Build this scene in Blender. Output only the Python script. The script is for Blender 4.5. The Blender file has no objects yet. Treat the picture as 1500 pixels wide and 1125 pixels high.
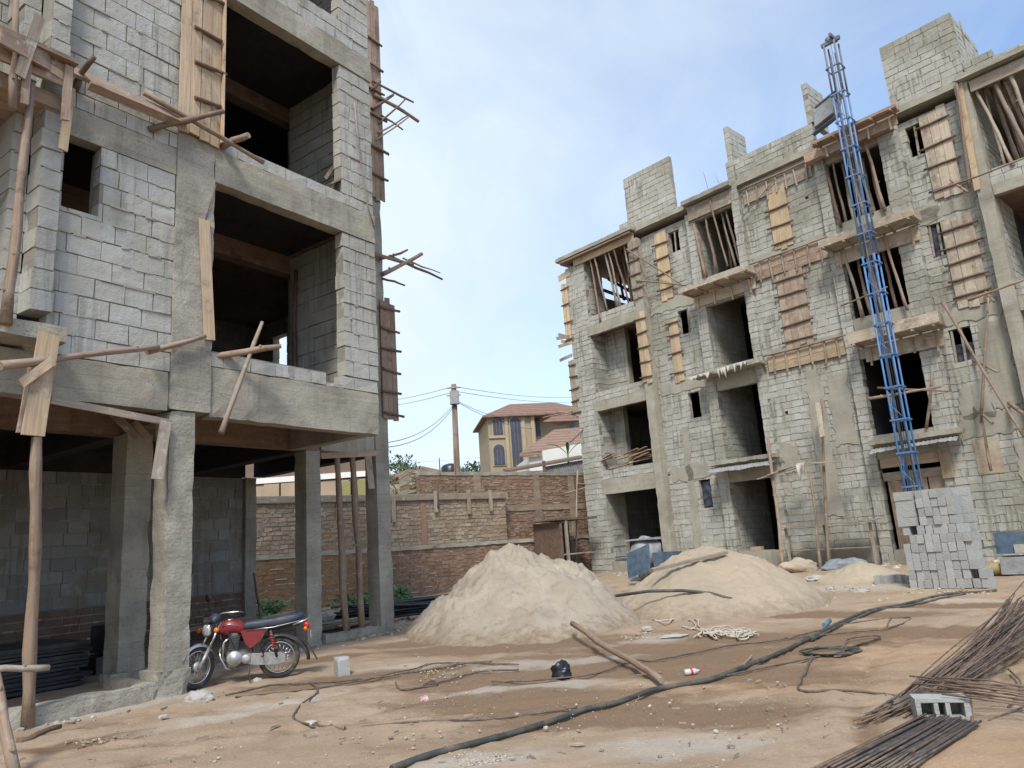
import bpy, math, random
from mathutils import Vector as V, Matrix, noise as NZ
rnd = random.Random(11)
S = bpy.context.scene
COL = S.collection
U = rnd.uniform
# ------------------------------------------------------------------ camera model (measured from the photograph)
F_PX, PITCH, ROLL, EYE = 1080.0, math.radians(12.54), math.radians(4.065), V((0, 0, 1.5))
AR_, AL_ = math.radians(-43.08), math.radians(35.63)
_f = V((0, math.cos(PITCH), math.sin(PITCH))); _r = V((1, 0, 0)); _d = V((0, math.sin(PITCH), -math.cos(PITCH)))
CX = math.cos(ROLL) * _r + math.sin(ROLL) * _d
CY = -math.sin(ROLL) * _r + math.cos(ROLL) * _d
CZ = _f
cam = bpy.data.cameras.new('Camera'); co = bpy.data.objects.new('Camera', cam); COL.objects.link(co)
m = Matrix((CX, -CY, -CZ)).transposed().to_4x4(); m.translation = EYE
co.matrix_world = m
cam.sensor_width = 36; cam.lens = F_PX / 1500 * 36; cam.clip_end = 3000; cam.clip_start = .05
S.camera = co
def ray(x, y): return CX * ((x - 750) / F_PX) + CY * ((y - 562.5) / F_PX) + CZ
# the two building frames: L (left block) u along its front, v inwards ; R (right block) x along its front, y inwards
aL = V((math.sin(AL_), math.cos(AL_), 0)); bL = V((-aL.y, aL.x, 0)); PL = V((-4.36993, 9.90982, 0))
aR = V((-math.sin(AR_), -math.cos(AR_), 0)); bR = V((-aR.y, aR.x, 0)); PR = V((2.78163, 31.67268, 0))
UP = V((0, 0, 1))
def FL(u, v, z): return PL + aL * u + bL * v + UP * z
def FR(x, y, z): return PR + aR * x + bR * y + UP * z
def FW(x, y, z): return V((x, y, z))
def hit(x, y, P, b, off):
    d = ray(x, y); t = (off - b.dot(V((EYE.x - P.x, EYE.y - P.y, 0)))) / (b.x * d.x + b.y * d.y)
    return EYE + d * t
def Lw(x, y, off=0.0): return hit(x, y, PL, bL, off)          # photo point -> world point on a plane parallel to the left front
def Rw(x, y, off=0.0): return hit(x, y, PR, bR, off)
def Rl(x, y, off=0.0): p = Rw(x, y, off); return (p - PR).dot(aR), p.z
def Ll(x, y, off=0.0): p = Lw(x, y, off); return (p - PL).dot(aL), p.z
def atY(x, y, Y): d = ray(x, y); return EYE + d * (Y / d.y)
def sst(a, b, x):
    t = min(1, max(0, (x - a) / (b - a))); return t * t * (3 - 2 * t)
def hgt(X, Y):
    y = (V((X, Y, 0)) - PR).dot(bR)
    return .25 * sst(-9, -.5, y) * sst(9, 16, Y) + .06 * sst(24, 40, Y)
def G(x, y, dz=0.0):
    z = 0
    for i in range(40):
        d = ray(x, y); p = EYE + d * ((z + dz - EYE.z) / d.z); z = .5 * z + .5 * hgt(p.x, p.y)
    return p
# ------------------------------------------------------------------ materials
def mat(name):
    m = bpy.data.materials.new(name); m.use_nodes = True; nt = m.node_tree; nt.nodes.clear()
    out = nt.nodes.new('ShaderNodeOutputMaterial'); b = nt.nodes.new('ShaderNodeBsdfPrincipled')
    nt.links.new(b.outputs[0], out.inputs[0]); return m, nt, b
class NB:
    def __init__(s, nt): s.nt = nt
    def n(s, t, ins=None, **kw):
        nd = s.nt.nodes.new('ShaderNode' + t)
        for k, v in kw.items(): setattr(nd, k, v)
        for k, v in (ins or {}).items():
            if hasattr(v, 'is_output') or isinstance(v, bpy.types.NodeSocket): s.nt.links.new(v, nd.inputs[k])
            else: nd.inputs[k].default_value = v
        return nd
    def attr(s, name, fac=True):
        nd = s.n('Attribute', attribute_name=name); return nd.outputs['Fac' if fac else 'Vector']
    def vmul(s, v, k):
        nd = s.n('VectorMath', {0: v, 1: k}, operation='MULTIPLY'); return nd.outputs[0]
    def noise(s, v, sc, det=4, rough=.55, dist=0):
        return s.n('TexNoise', {'Vector': v, 'Scale': sc, 'Detail': det, 'Roughness': rough, 'Distortion': dist}).outputs['Fac']
    def ramp(s, f, a, b, lo=0., hi=1.):
        return s.n('MapRange', {0: f, 1: a, 2: b, 3: lo, 4: hi}).outputs[0]
    def math(s, op, a, b=0.):
        return s.n('Math', {0: a, 1: b}, operation=op).outputs[0]
    def mix(s, f, a, b, bt='MIX'):
        nd = s.n('Mix', data_type='RGBA', blend_type=bt)
        for k, v in ((0, f), (6, a), (7, b)):
            if isinstance(v, bpy.types.NodeSocket): s.nt.links.new(v, nd.inputs[k])
            else: nd.inputs[k].default_value = v
        return nd.outputs[2]
    def bump(s, b, h, st=.3, d=.02):
        nd = s.n('Bump', {'Height': h, 'Strength': st, 'Distance': d}); s.nt.links.new(nd.outputs[0], b.inputs['Normal'])
    def set(s, b, k, v): s.nt.links.new(v, b.inputs[k])
def rgb(r, g, b): return (r, g, b, 1)
def m_block(name, lo, hi, mortar, smear=.5, drip=.35, tint=(.30, .29, .25, 1)):
    m, nt, b = mat(name); N = NB(nt); gc = N.attr('gc', False); rv = N.attr('rv')
    c = N.mix(rv, rgb(*lo), rgb(*hi))
    n1 = N.noise(gc, 2.2, 5); n2 = N.noise(gc, 38, 4, .7); n3 = N.noise(gc, .45, 3)
    c = N.mix(N.ramp(n2, .3, .75, 0, .45), c, rgb(lo[0] * .62, lo[1] * .62, lo[2] * .6))
    sm = N.ramp(N.math('ADD', n1, N.math('MULTIPLY', N.math('SUBTRACT', n3, .5), .6)), 1 - smear, 1.12 - smear)
    c = N.mix(N.math('MULTIPLY', sm, .8), c, rgb(*mortar))
    dv = N.vmul(gc, (9, .55, 9)); dn = N.noise(dv, 1.0, 4, .6)
    dm = N.math('MULTIPLY', N.ramp(dn, .50, .60), N.ramp(N.noise(gc, .8, 3), .44, .56))
    c = N.mix(N.math('MULTIPLY', dm, drip), c, tint)
    c = N.mix(N.math('MULTIPLY', N.ramp(N.noise(gc, .33, 5, .6), .50, .62), .6), c, rgb(tint[0] * .9, tint[1] * .88, tint[2] * .8))
    N.set(b, 'Base Color', c); b.inputs['Roughness'].default_value = .92
    hh = N.math('ADD', N.math('MULTIPLY', n2, .6), N.math('ADD', N.noise(gc, 9, 3), N.math('MULTIPLY', dn, .5)))
    N.bump(b, hh, .7, .022); return m
def m_conc(name, base, dark, boards=True, warm=(.33, .29, .22, 1), bst=.4):
    m, nt, b = mat(name); N = NB(nt); gc = N.attr('gc', False); rv = N.attr('rv')
    n1 = N.noise(gc, 1.3, 6, .6); n2 = N.noise(gc, 24, 5, .7); n3 = N.noise(N.vmul(gc, (1, 7, 1)), 1.1, 4); n4 = N.noise(N.vmul(gc, (7, .6, 7)), 1, 4)
    c = N.mix(N.ramp(n1, .36, .62), rgb(*dark), rgb(*base))
    c = N.mix(N.ramp(n2, .35, .8, 0, .4), c, rgb(dark[0] * .7, dark[1] * .7, dark[2] * .66))
    c = N.mix(N.ramp(n3, .46, .68, 0, .6), c, warm)
    c = N.mix(N.ramp(n4, .55, .7, 0, .4), c, rgb(dark[0] * .75, dark[1] * .73, dark[2] * .66))
    pit = N.ramp(N.noise(gc, 34, 3, .7), .60, .68)
    c = N.mix(N.math('MULTIPLY', pit, N.ramp(N.noise(gc, 2.1, 3), .45, .6, .05, .9)), c, rgb(.11, .105, .09))
    if boards:
        sx = N.n('SeparateXYZ', {0: gc}); fr_ = N.math('FRACT', N.math('MULTIPLY', N.math('ADD', sx.outputs[1], N.math('MULTIPLY', n1, .05)), 5.3)); ln = N.math('MULTIPLY', N.ramp(fr_, .06, .0), N.ramp(N.noise(gc, 1.7, 3), .46, .56))
        c = N.mix(N.math('MULTIPLY', ln, .75), c, rgb(dark[0] * .5, dark[1] * .48, dark[2] * .45))
    N.set(b, 'Base Color', c); b.inputs['Roughness'].default_value = .9
    hh = N.math('ADD', N.math('MULTIPLY', n2, .8), N.math('SUBTRACT', N.math('MULTIPLY', n3, .9), N.math('MULTIPLY', pit, .7)))
    N.bump(b, hh, bst, .025); return m
def m_wood(name, a, bcol, k=1.0, rough=.75, grey=(.26, .24, .21)):
    m, nt, b = mat(name); N = NB(nt); gc = N.attr('gc', False); rv = N.attr('rv')
    g = N.noise(N.vmul(gc, (1.2, 26, 26)), 1.5, 5, .65, .4); g2 = N.noise(N.vmul(gc, (.7, 5, 5)), 1.2, 3); n2 = N.noise(gc, 3.5, 4)
    c = N.mix(N.ramp(g, .3, .7), rgb(*a), rgb(*bcol))
    c = N.mix(N.ramp(g2, .45, .75, 0, .55), c, rgb(a[0] * .55, a[1] * .5, a[2] * .45))
    c = N.mix(N.math('MULTIPLY', N.ramp(n2, .42, .68), .7 * k), c, rgb(*grey))
    c = N.mix(.6, c, N.n('HueSaturation', {'Color': c, 'Value': N.ramp(rv, 0, 1, .6, 1.25)}).outputs[0])
    c = N.mix(N.math('MULTIPLY', N.ramp(N.noise(gc, 7, 5, .7), .58, .66), .7 * k), c, rgb(grey[0] * 1.5, grey[1] * 1.5, grey[2] * 1.45)); c = N.mix(N.math('MULTIPLY', N.ramp(N.noise(gc, 2.3, 5, .7), .56, .7), .75), c, rgb(a[0] * .35, a[1] * .32, a[2] * .3))
    N.set(b, 'Base Color', c); b.inputs['Roughness'].default_value = rough
    N.bump(b, N.math('ADD', g, g2), .6, .014); return m
def m_plain(name, c, rough=.5, metal=0., var=.25, sc=12, spec=None, bump=.1, dirt=None, dk=.4):
    m, nt, b = mat(name); N = NB(nt); tc = N.n('TexCoord').outputs['Object']
    n1 = N.noise(tc, sc, 4); cc = N.mix(N.ramp(n1, .3, .7), rgb(*[x * (1 - var) for x in c]), rgb(*[min(1, x * (1 + var * .6)) for x in c]))
    if dirt: cc = N.mix(N.math('MULTIPLY', N.ramp(N.noise(tc, sc * .45, 5, .65), .45, .7), dk), cc, rgb(*dirt))
    N.set(b, 'Base Color', cc); b.inputs['Roughness'].default_value = rough; b.inputs['Metallic'].default_value = metal
    if dirt: N.set(b, 'Roughness', N.ramp(n1, .3, .8, rough, min(1, rough + .3)))
    if bump: N.bump(b, N.noise(tc, sc * 2.2, 4), bump, .01)
    return m
DUST = (.32, .24, .16)
M = {}
M['blkL'] = m_block('light grey concrete blocks', (.39, .388, .362), (.455, .452, .425), (.355, .34, .30), .6, .85, (.25, .24, .21, 1))
M['blkR'] = m_block('pale grey concrete blocks', (.385, .385, .355), (.475, .47, .43), (.345, .33, .285), .58, .85, (.21, .20, .165, 1))
M['blkD'] = m_block('shade darkened blocks', (.22, .22, .215), (.34, .34, .335), (.21, .18, .14), .46, .6, (.16, .125, .095, 1))  # indoor walls: shade of the rooms put into a darker block colour
M['blkN'] = m_block('new grey blocks', (.30, .305, .30), (.41, .415, .405), (.29, .285, .265), .38, .25)
M['mort'] = m_conc('rough mortar', (.27, .26, .225), (.17, .16, .14), False)
M['mortL'] = m_conc('squeezed mortar', (.40, .38, .325), (.28, .265, .22), False)
M['concP'] = m_conc('smeared plaster', (.365, .35, .30), (.275, .265, .22), False)
M['conc'] = m_conc('cast concrete', (.385, .36, .295), (.225, .21, .17), True, (.36, .305, .225, 1), .55)
M['concR'] = m_conc('pale cast concrete', (.385, .365, .31), (.255, .24, .195))
M['concC'] = m_conc('column concrete', (.39, .365, .305), (.225, .21, .175), True, (.32, .285, .225, 1), .65)
M['concShade'] = m_conc('shade darkened concrete and film', (.035, .034, .036), (.018, .018, .022), True, (.05, .035, .028, 1))  # near-black: room shade put into the colour, also stands for black ceiling film
M['plk'] = m_wood('new plank wood', (.38, .265, .16), (.55, .42, .28), .6, .75, (.34, .29, .235))
M['plkY'] = m_wood('yellow plank wood', (.40, .295, .175), (.57, .44, .275), .5, .75, (.40, .33, .24))
M['plkR'] = m_wood('red brown plank wood', (.25, .155, .105), (.40, .28, .20), .9, .75, (.32, .27, .22))
M['plkG'] = m_wood('weathered plank wood', (.24, .185, .135), (.38, .31, .245), .95, .8, (.31, .285, .25))
M['plkP'] = m_wood('cement dusted plank wood', (.36, .28, .205), (.52, .43, .33), .9, .8, (.42, .385, .33))
M['plkW'] = m_wood('weathered red plank wood', (.29, .20, .14), (.45, .35, .26), .9, .8, (.38, .335, .28))
M['pole'] = m_wood('bare pole wood', (.19, .125, .085), (.33, .235, .165), .7, .8, (.25, .21, .175))
M['poleB'] = m_wood('barked pole wood', (.10, .06, .042), (.21, .135, .095), .6, .85, (.16, .13, .105))
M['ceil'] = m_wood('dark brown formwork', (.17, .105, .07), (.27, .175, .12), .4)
# ------------------------------------------------------------------ mesh builder
class MB:
    def __init__(s): s.v = []; s.f = []; s.g = []; s.r = []; s.smooth = []; s.mi = []; s.cur = 0
    def raw(s, P, faces, gc, rv, sm=False):
        n = len(s.v); s.v += P; s.g += gc; s.r += ([rv] * len(P) if not isinstance(rv, list) else rv)
        for f in faces: s.f.append([i + n for i in f]); s.smooth.append(sm); s.mi.append(s.cur)
        return s
    def box(s, F, x0, x1, y0, y1, z0, z1, j=0., rv=None, sub=0.):
        if rv is None: rv = rnd.random()
        if sub: return s.sbox(F, x0, x1, y0, y1, z0, z1, j, rv, sub)
        P = []; g = []
        for z in (z0, z1):
            for x, y in ((x0, y0), (x1, y0), (x1, y1), (x0, y1)):
                a, b_, c = x + U(-j, j), y + U(-j, j), z + U(-j, j)
                P.append(F(a, b_, c)); g.append((a, c, b_))
        return s.raw(P, [(0, 3, 2, 1), (4, 5, 6, 7), (0, 1, 5, 4), (1, 2, 6, 5), (2, 3, 7, 6), (3, 0, 4, 7)], g, rv)
    def sbox(s, F, x0, x1, y0, y1, z0, z1, j, rv, sub):
        # subdivided box with noise-displaced, chipped surface (cast concrete)
        nx, ny, nz = (max(1, min(60, round((b - a) / sub))) for a, b in ((x0, x1), (y0, y1), (z0, z1)))
        idx = {}; P = []; g = []; fs = []
        def vid(i, k, l):
            q = (i, k, l)
            if q not in idx:
                x, y, z = x0 + (x1 - x0) * i / nx, y0 + (y1 - y0) * k / ny, z0 + (z1 - z0) * l / nz
                e = (i in (0, nx)) + (k in (0, ny)) + (l in (0, nz))
                w = F(x, y, z); nv = NZ.noise_vector(w * 1.7) * j * .7 + NZ.noise_vector(w * 6.) * j * .6
                if e >= 2:
                    c = max(0, NZ.noise(w * 4.1)) * j * 2.2
                    x += c * (1 if i == 0 else -1 if i == nx else 0); y += c * (1 if k == 0 else -1 if k == ny else 0); z += c * (1 if l == 0 else -1 if l == nz else 0)
                    w = F(x, y, z)
                idx[q] = len(P); P.append(w + nv); g.append((x, z, y))
            return idx[q]
        for i in range(nx):
            for k in range(ny):
                fs.append((vid(i, k, 0), vid(i, k + 1, 0), vid(i + 1, k + 1, 0), vid(i + 1, k, 0)))
                fs.append((vid(i, k, nz), vid(i + 1, k, nz), vid(i + 1, k + 1, nz), vid(i, k + 1, nz)))
        for i in range(nx):
            for l in range(nz):
                fs.append((vid(i, 0, l), vid(i + 1, 0, l), vid(i + 1, 0, l + 1), vid(i, 0, l + 1)))
                fs.append((vid(i, ny, l), vid(i, ny, l + 1), vid(i + 1, ny, l + 1), vid(i + 1, ny, l)))
        for k in range(ny):
            for l in range(nz):
                fs.append((vid(0, k, l), vid(0, k, l + 1), vid(0, k + 1, l + 1), vid(0, k + 1, l)))
                fs.append((vid(nx, k, l), vid(nx, k + 1, l), vid(nx, k + 1, l + 1), vid(nx, k, l + 1)))
        return s.raw(P, fs, g, rv)
    def plank(s, a, b, wd, w, t, rv=None, seg=1, bow=0.):
        if rv is None: rv = rnd.random()
        a, b = V(a), V(b); d = (b - a); L = d.length; d.normalize(); wd = (V(wd) - d * d.dot(V(wd))).normalized(); nd = d.cross(wd)
        o = V((U(0, 50), U(0, 50), U(0, 50))); P = []; g = []; fs = []
        seg = max(seg, 1 if L < .6 else 3); tw = U(-.03, .03); bw = U(-1, 1) * bow
        for i in range(seg + 1):
            k = i / seg; c = a + d * L * k + nd * bw * math.sin(k * 3.14)
            w2 = (wd * math.cos(tw * k) + nd * math.sin(tw * k)) * (w / 2) * (1 + U(-.03, .03)); n2 = nd * t / 2
            e = U(-.012, .012) if i in (0, seg) else 0
            for sw, sn in ((-1, -1), (1, -1), (1, 1), (-1, 1)):
                P.append(c + w2 * sw + n2 * sn + d * e * sw); g.append(tuple(o + V((L * k, sw * w / 2, sn * t / 2))))
        for i in range(seg):
            q = i * 4
            for z in range(4): fs.append((q + z, q + (z + 1) % 4, q + 4 + (z + 1) % 4, q + 4 + z))
        fs += [(3, 2, 1, 0), tuple(seg * 4 + z for z in range(4))]
        return s.raw(P, fs, g, rv)
    def tube(s, pts, rs, n=8, rv=None, rough=0., cap=True, closed=False):
        if rv is None: rv = rnd.random()
        pts = [V(p) for p in pts]; m_ = len(pts)
        if not isinstance(rs, (list, tuple)): rs = [rs] * m_
        o = V((U(0, 50), U(0, 50), U(0, 50))); P = []; g = []; fs = []; L = 0; up = None
        for i, p in enumerate(pts):
            if closed: d = pts[(i + 1) % m_] - pts[i - 1]
            else: d = pts[min(i + 1, m_ - 1)] - pts[max(i - 1, 0)]
            d = d.normalized() if d.length > 1e-9 else V((0, 0, 1))
            if up is None: up = d.orthogonal().normalized()
            up = (up - d * up.dot(d)); up = up.normalized() if up.length > 1e-6 else d.orthogonal().normalized(); sd = d.cross(up)
            if i: L += (p - pts[i - 1]).length
            for k in range(n):
                an = 6.28318 * k / n; r = rs[i] * (1 + U(-rough, rough))
                P.append(p + up * math.cos(an) * r + sd * math.sin(an) * r); g.append(tuple(o + V((L, math.cos(an) * r, math.sin(an) * r))))
        for i in range(m_ if closed else m_ - 1):
            for k in range(n):
                j = (i + 1) % m_
                fs.append((i * n + k, i * n + (k + 1) % n, j * n + (k + 1) % n, j * n + k))
        s.raw(P, fs, g, rv, True)
        if cap and not closed:
            q = len(s.v) - m_ * n
            s.f.append([q + k for k in range(n)][::-1]); s.smooth.append(False); s.mi.append(s.cur)
            s.f.append([q + (m_ - 1) * n + k for k in range(n)]); s.smooth.append(False); s.mi.append(s.cur)
        return s
    def lathe(s, c, ax, prof, n=20, rv=.5, sm=True):
        c = V(c); ax = V(ax).normalized(); e1 = ax.orthogonal().normalized(); e2 = ax.cross(e1); P = []; fs = []
        for r, h_ in prof:
            for k in range(n):
                an = 6.28318 * k / n; P.append(c + ax * h_ + (e1 * math.cos(an) + e2 * math.sin(an)) * r)
        for i in range(len(prof) - 1):
            for k in range(n): fs.append((i * n + k, i * n + (k + 1) % n, (i + 1) * n + (k + 1) % n, (i + 1) * n + k))
        if prof[0][0] > 1e-4: fs.append(tuple(range(n))[::-1])
        if prof[-1][0] > 1e-4: fs.append(tuple((len(prof) - 1) * n + k for k in range(n)))
        return s.raw(P, fs, [tuple(p) for p in P], rv, sm)
    def obj(s, name, m, parent=None, label=None, cat=None, group=None, kind=None, loc=None):
        me = bpy.data.meshes.new(name); o = bpy.data.objects.new(name, me); COL.objects.link(o)
        if parent is not None: org = parent['_o']; org = V(org)
        elif loc is not None: org = V(loc)
        else:
            mx = [max(p[i] for p in s.v) for i in range(3)]; mn = [min(p[i] for p in s.v) for i in range(3)]
            org = V(((mx[0] + mn[0]) / 2, (mx[1] + mn[1]) / 2, mn[2]))
        me.from_pydata([tuple(p - org) for p in map(V, s.v)], [], s.f)
        at = me.attributes.new('gc', 'FLOAT_VECTOR', 'POINT'); at.data.foreach_set('vector', [c for p in s.g for c in p])
        at = me.attributes.new('rv', 'FLOAT', 'POINT'); at.data.foreach_set('value', s.r)
        me.polygons.foreach_set('use_smooth', s.smooth)
        for q in (m if isinstance(m, (list, tuple)) else [m]): me.materials.append(M[q] if isinstance(q, str) else q)
        if any(s.mi): me.polygons.foreach_set('material_index', s.mi)
        me.update()
        if parent is not None: o.parent = parent
        else: o.location = org
        o['_o'] = tuple(org)
        tag(o, label, cat, group, kind); return o
def tag(o, label=None, cat=None, group=None, kind=None):
    for k, v in (('label', label), ('category', cat), ('group', group), ('kind', kind)):
        if v: o[k] = v
def thing(name, label, cat, loc, group=None):
    o = bpy.data.objects.new(name, None); COL.objects.link(o); o.location = V(loc); o['_o'] = tuple(V(loc)); o.empty_display_size = .1
    tag(o, label, cat, group); return o
ORD = ['first', 'second', 'third', 'fourth', 'fifth', 'sixth', 'seventh', 'eighth', 'ninth', 'tenth', 'eleventh', 'twelfth', 'thirteenth', 'fourteenth']
def crook(a, b, n=7, j=.02):
    a, b = V(a), V(b); d = b - a; o = V((U(0, 99), U(0, 99), 0)); out = []
    for i in range(n + 1):
        k = i / n; e = NZ.noise_vector(o + V((k * 2.2, 0, 0))) * j * 2 * math.sin(3.1416 * min(1, max(0, k))) + NZ.noise_vector(o + V((k * 7, 9, 0))) * j * .35
        out.append(a + d * k + e)
    return out
def pole(a, b, r, label, group=None, m='pole', name='timber_pole', cat='pole', j=.03, tap=.75, n=8):
    L = (V(b) - V(a)).length; k = max(4, int(L / .35))
    pts = crook(a, b, k, j); rs = [r * (1 - (1 - tap) * i / k) * (1 + .14 * U(-1, 1)) for i in range(k + 1)]
    mb = MB().tube(pts, rs, n, None, .09)
    for i in range(1, k):
        if rnd.random() < .3 and r > .025: d_ = V((U(-1, 1), U(-1, 1), U(-.2, 1))).normalized(); mb.tube([pts[i], pts[i] + d_ * r * U(1.3, 1.9)], [r * .45, r * .3], 6)
    return mb.obj(name, m, None, label, cat, group)
def wallrects(x0, x1, z0, z1, holes):
    xs = sorted({x0, x1} | {min(max(q, x0), x1) for h_ in holes for q in h_[:2]}); zs = sorted({z0, z1} | {min(max(q, z0), z1) for h_ in holes for q in h_[2:]})
    for a, b in zip(xs, xs[1:]):
        run = None
        for c, d in zip(zs, zs[1:]):
            mx, mz = (a + b) / 2, (c + d) / 2
            solid = not any(h_[0] < mx < h_[1] and h_[2] < mz < h_[3] for h_ in holes)
            if solid: run = (run[0], d) if run else (c, d)
            if not solid or d == zs[-1]:
                if run: yield a, b, run[0], run[1]
                run = None
def blockwall(F, x0, x1, z0, z1, y0, y1, bl, bh, parent, bm, holes=(), jt=.018, j=.005, top=None, miss=0., name='block_wall', label=None, mm='mort', proud=.015, seed=0, lift=.0):
    rr = random.Random(seed + int(abs(x0 * 31 + z0 * 57) * 10)); mb = MB(); mb.cur = 1
    for a, b, c, d in wallrects(x0, x1, z0, z1 if top is None else z0, holes) if top is None else []:
        e = .006
        ins = lambda q, s_: q
        mb.box(F, a + (e if abs(a - x0) < 1e-6 or any(abs(a - h_[1]) < 1e-6 for h_ in holes) else 0), b - (e if abs(b - x1) < 1e-6 or any(abs(b - h_[0]) < 1e-6 for h_ in holes) else 0), y0 + proud, y1 - proud,
               c + (0 if abs(c - z0) < 1e-6 else 0), d - (0 if abs(d - z1) < 1e-6 else 0))
    mb.cur = 0
    nr = max(1, round((z1 - z0) / bh)); hh = (z1 - z0) / nr; ph = rr.random() * .2
    for i in range(nr):
        za, zb = z0 + i * hh, z0 + (i + 1) * hh; x = x0 - (bl / 2 if i % 2 else 0) - ph - rr.random() * .08
        ed = [x0]
        while x < x1: x += bl * rr.choice((1, 1, 1, 1, 1, .96, .9, .55)); ed += [x] if x0 + .1 < x < x1 - .1 else []
        ed.append(x1); tb = jt * rr.uniform(.15, .5); tt = jt * rr.uniform(.35, .95)
        for a, b in zip(ed, ed[1:]):
            q = jt * rr.uniform(.15, .6); q2 = jt * rr.uniform(.15, .6)
            pcs = [(a + (q if a > x0 else 0), b - (q2 if b < x1 else 0), za + tb + rr.uniform(-.003, .003), zb - tt + rr.uniform(-.003, .003))]
            for h_ in holes:
                nx = []
                for p in pcs:
                    if p[1] <= h_[0] or p[0] >= h_[1] or p[3] <= h_[2] or p[2] >= h_[3]: nx.append(p); continue
                    if p[0] < h_[0]: nx.append((p[0], h_[0], p[2], p[3]))
                    if p[1] > h_[1]: nx.append((h_[1], p[1], p[2], p[3]))
                    m0, m1 = max(p[0], h_[0]), min(p[1], h_[1])
                    if p[2] < h_[2]: nx.append((m0, m1, p[2], h_[2]))
                    if p[3] > h_[3]: nx.append((m0, m1, h_[3], p[3]))
                pcs = nx
            for p in pcs:
                if p[1] - p[0] < .04 or p[3] - p[2] < .03 or rr.random() < miss: continue
                dy = rr.uniform(-.005, .005); e0 = rr.uniform(-.012, .012) if abs(p[0] - x0) < 1e-6 else 0; e1 = rr.uniform(-.012, .012) if abs(p[1] - x1) < 1e-6 else 0
                mb.box(F, p[0] + e0, p[1] + e1, y0 + dy, y1 + dy, p[2], p[3], j, rr.random())
        if i and mm == 'mort':
            x = x0 + rr.random() * .3
            while x < x1 - .12:
                w = min(rr.choice((.06, .1, .2, .35)) * rr.uniform(.6, 1.3), x1 - x - .02)
                if not any(x < h_[1] + .02 and x + w > h_[0] - .02 and za < h_[3] + .03 and za > h_[2] - .03 for h_ in holes):
                    mb.cur = 2; t_ = rr.uniform(.007, .02); mb.box(F, x, x + w, y0 - rr.uniform(.002, .016), y0 + .03, za - t_ * rr.uniform(.5, 1.4), za + t_ * .7, .005, rr.random()); mb.cur = 0
                x += w + rr.choice((.05, .2, .5, .9)) * rr.uniform(.5, 1.5)
    return mb.obj(name, [bm, mm, 'mortL'] if mm == 'mort' else [bm, mm], parent, label)

def patch(F, x0, x1, z0, z1, y, m, par, name='plaster_patch', amp=.07, label=None, cat=None):
    """thin ragged skin of mortar on a wall face"""
    o = U(0, 99); out = []
    per = [(x0 + (x1 - x0) * i / 14, z0) for i in range(14)] + [(x1, z0 + (z1 - z0) * i / 30) for i in range(30)] + [(x1 - (x1 - x0) * i / 14, z1) for i in range(14)] + [(x0, z1 - (z1 - z0) * i / 30) for i in range(30)]
    out = [(a + NZ.noise(V((a * 2.3, b * 2.3, o))) * amp * 2 + NZ.noise(V((a * 8, b * 8, o))) * amp, b + NZ.noise(V((a * 2.3, o, b * 2.3))) * amp * 2 + NZ.noise(V((o, a * 8, b * 8))) * amp) for a, b in per]
    n = len(out); P = [F(a, y, b) for a, b in out] + [F(a, y + .03, b) for a, b in out]; g = [(a, b, y) for a, b in out] * 2
    return MB().raw(P, [tuple(range(n))] + [(i, n + i, n + (i + 1) % n, (i + 1) % n) for i in range(n)], g, .5).obj(name, m, par, label, cat)
# ================================================================== LEFT BUILDING
LB = thing('unfinished_building', 'grey unfinished concrete block building standing on tall columns at the left, red motorbike below', 'building', FL(0, 2.2, 0))
def cbox(name, u0, u1, v0, v1, z0, z1, m='conc', par=LB, F=FL, j=.008, sub=.16, label=None):
    return MB().box(F, u0, u1, v0, v1, z0, z1, j, None, sub).obj(name, m, par, label)
# columns
cbox('column', -.35, 0, 0, .36, -.15, 3.62, 'concC', j=.014, sub=.1)
MB().box(FL, -.44, .0, -.05, .42, -.15, .32, .03, None, .1).obj('column_base', 'concC', LB)
cbox('column', .02, .42, 1.88, 2.3, -.1, 3.62, 'concC', j=.014, sub=.1)
MB().box(FL, -.12, .5, 1.78, 2.1, -.1, .16, .02, None, .1).obj('column_base', 'concC', LB)
cbox('column', 3.6, 3.94, 2.2, 2.55, -.1, 3.62, 'concC', j=.012, sub=.1)
cbox('column', 5.38, 5.76, 2.15, 2.5, -.1, 14.4, 'concC', j=.012, sub=.14)
cbox('column', 5.2, 5.5, 6.5, 6.85, -.1, 3.62, 'concC', j=.014, sub=.14)
cbox('column', -.38, .21, -.03, .36, 3.63, 7.75, 'concC', j=.014, sub=.12)
cbox('column', -.38, .21, -.02, .34, 7.76, 14.2, 'concC', j=.012, sub=.3)
for zz in (4.35, 7.72, 11.03): cbox('column', 3.44, 3.74, 2.2, 2.52, zz, zz + 2.88, 'concC', sub=.3)
# ground beams
cbox('ground_beam', -6, -.36, -.04, .2, -.12, .2, 'concC', j=.035, sub=.12)
cbox('ground_beam', -.2, -.02, .4, 1.8, -.12, .12, 'concC', j=.02, sub=.12)
cbox('ground_beam', 3.95, 5.37, 2.12, 2.42, -.12, .17, 'concC', j=.035, sub=.12)
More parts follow.
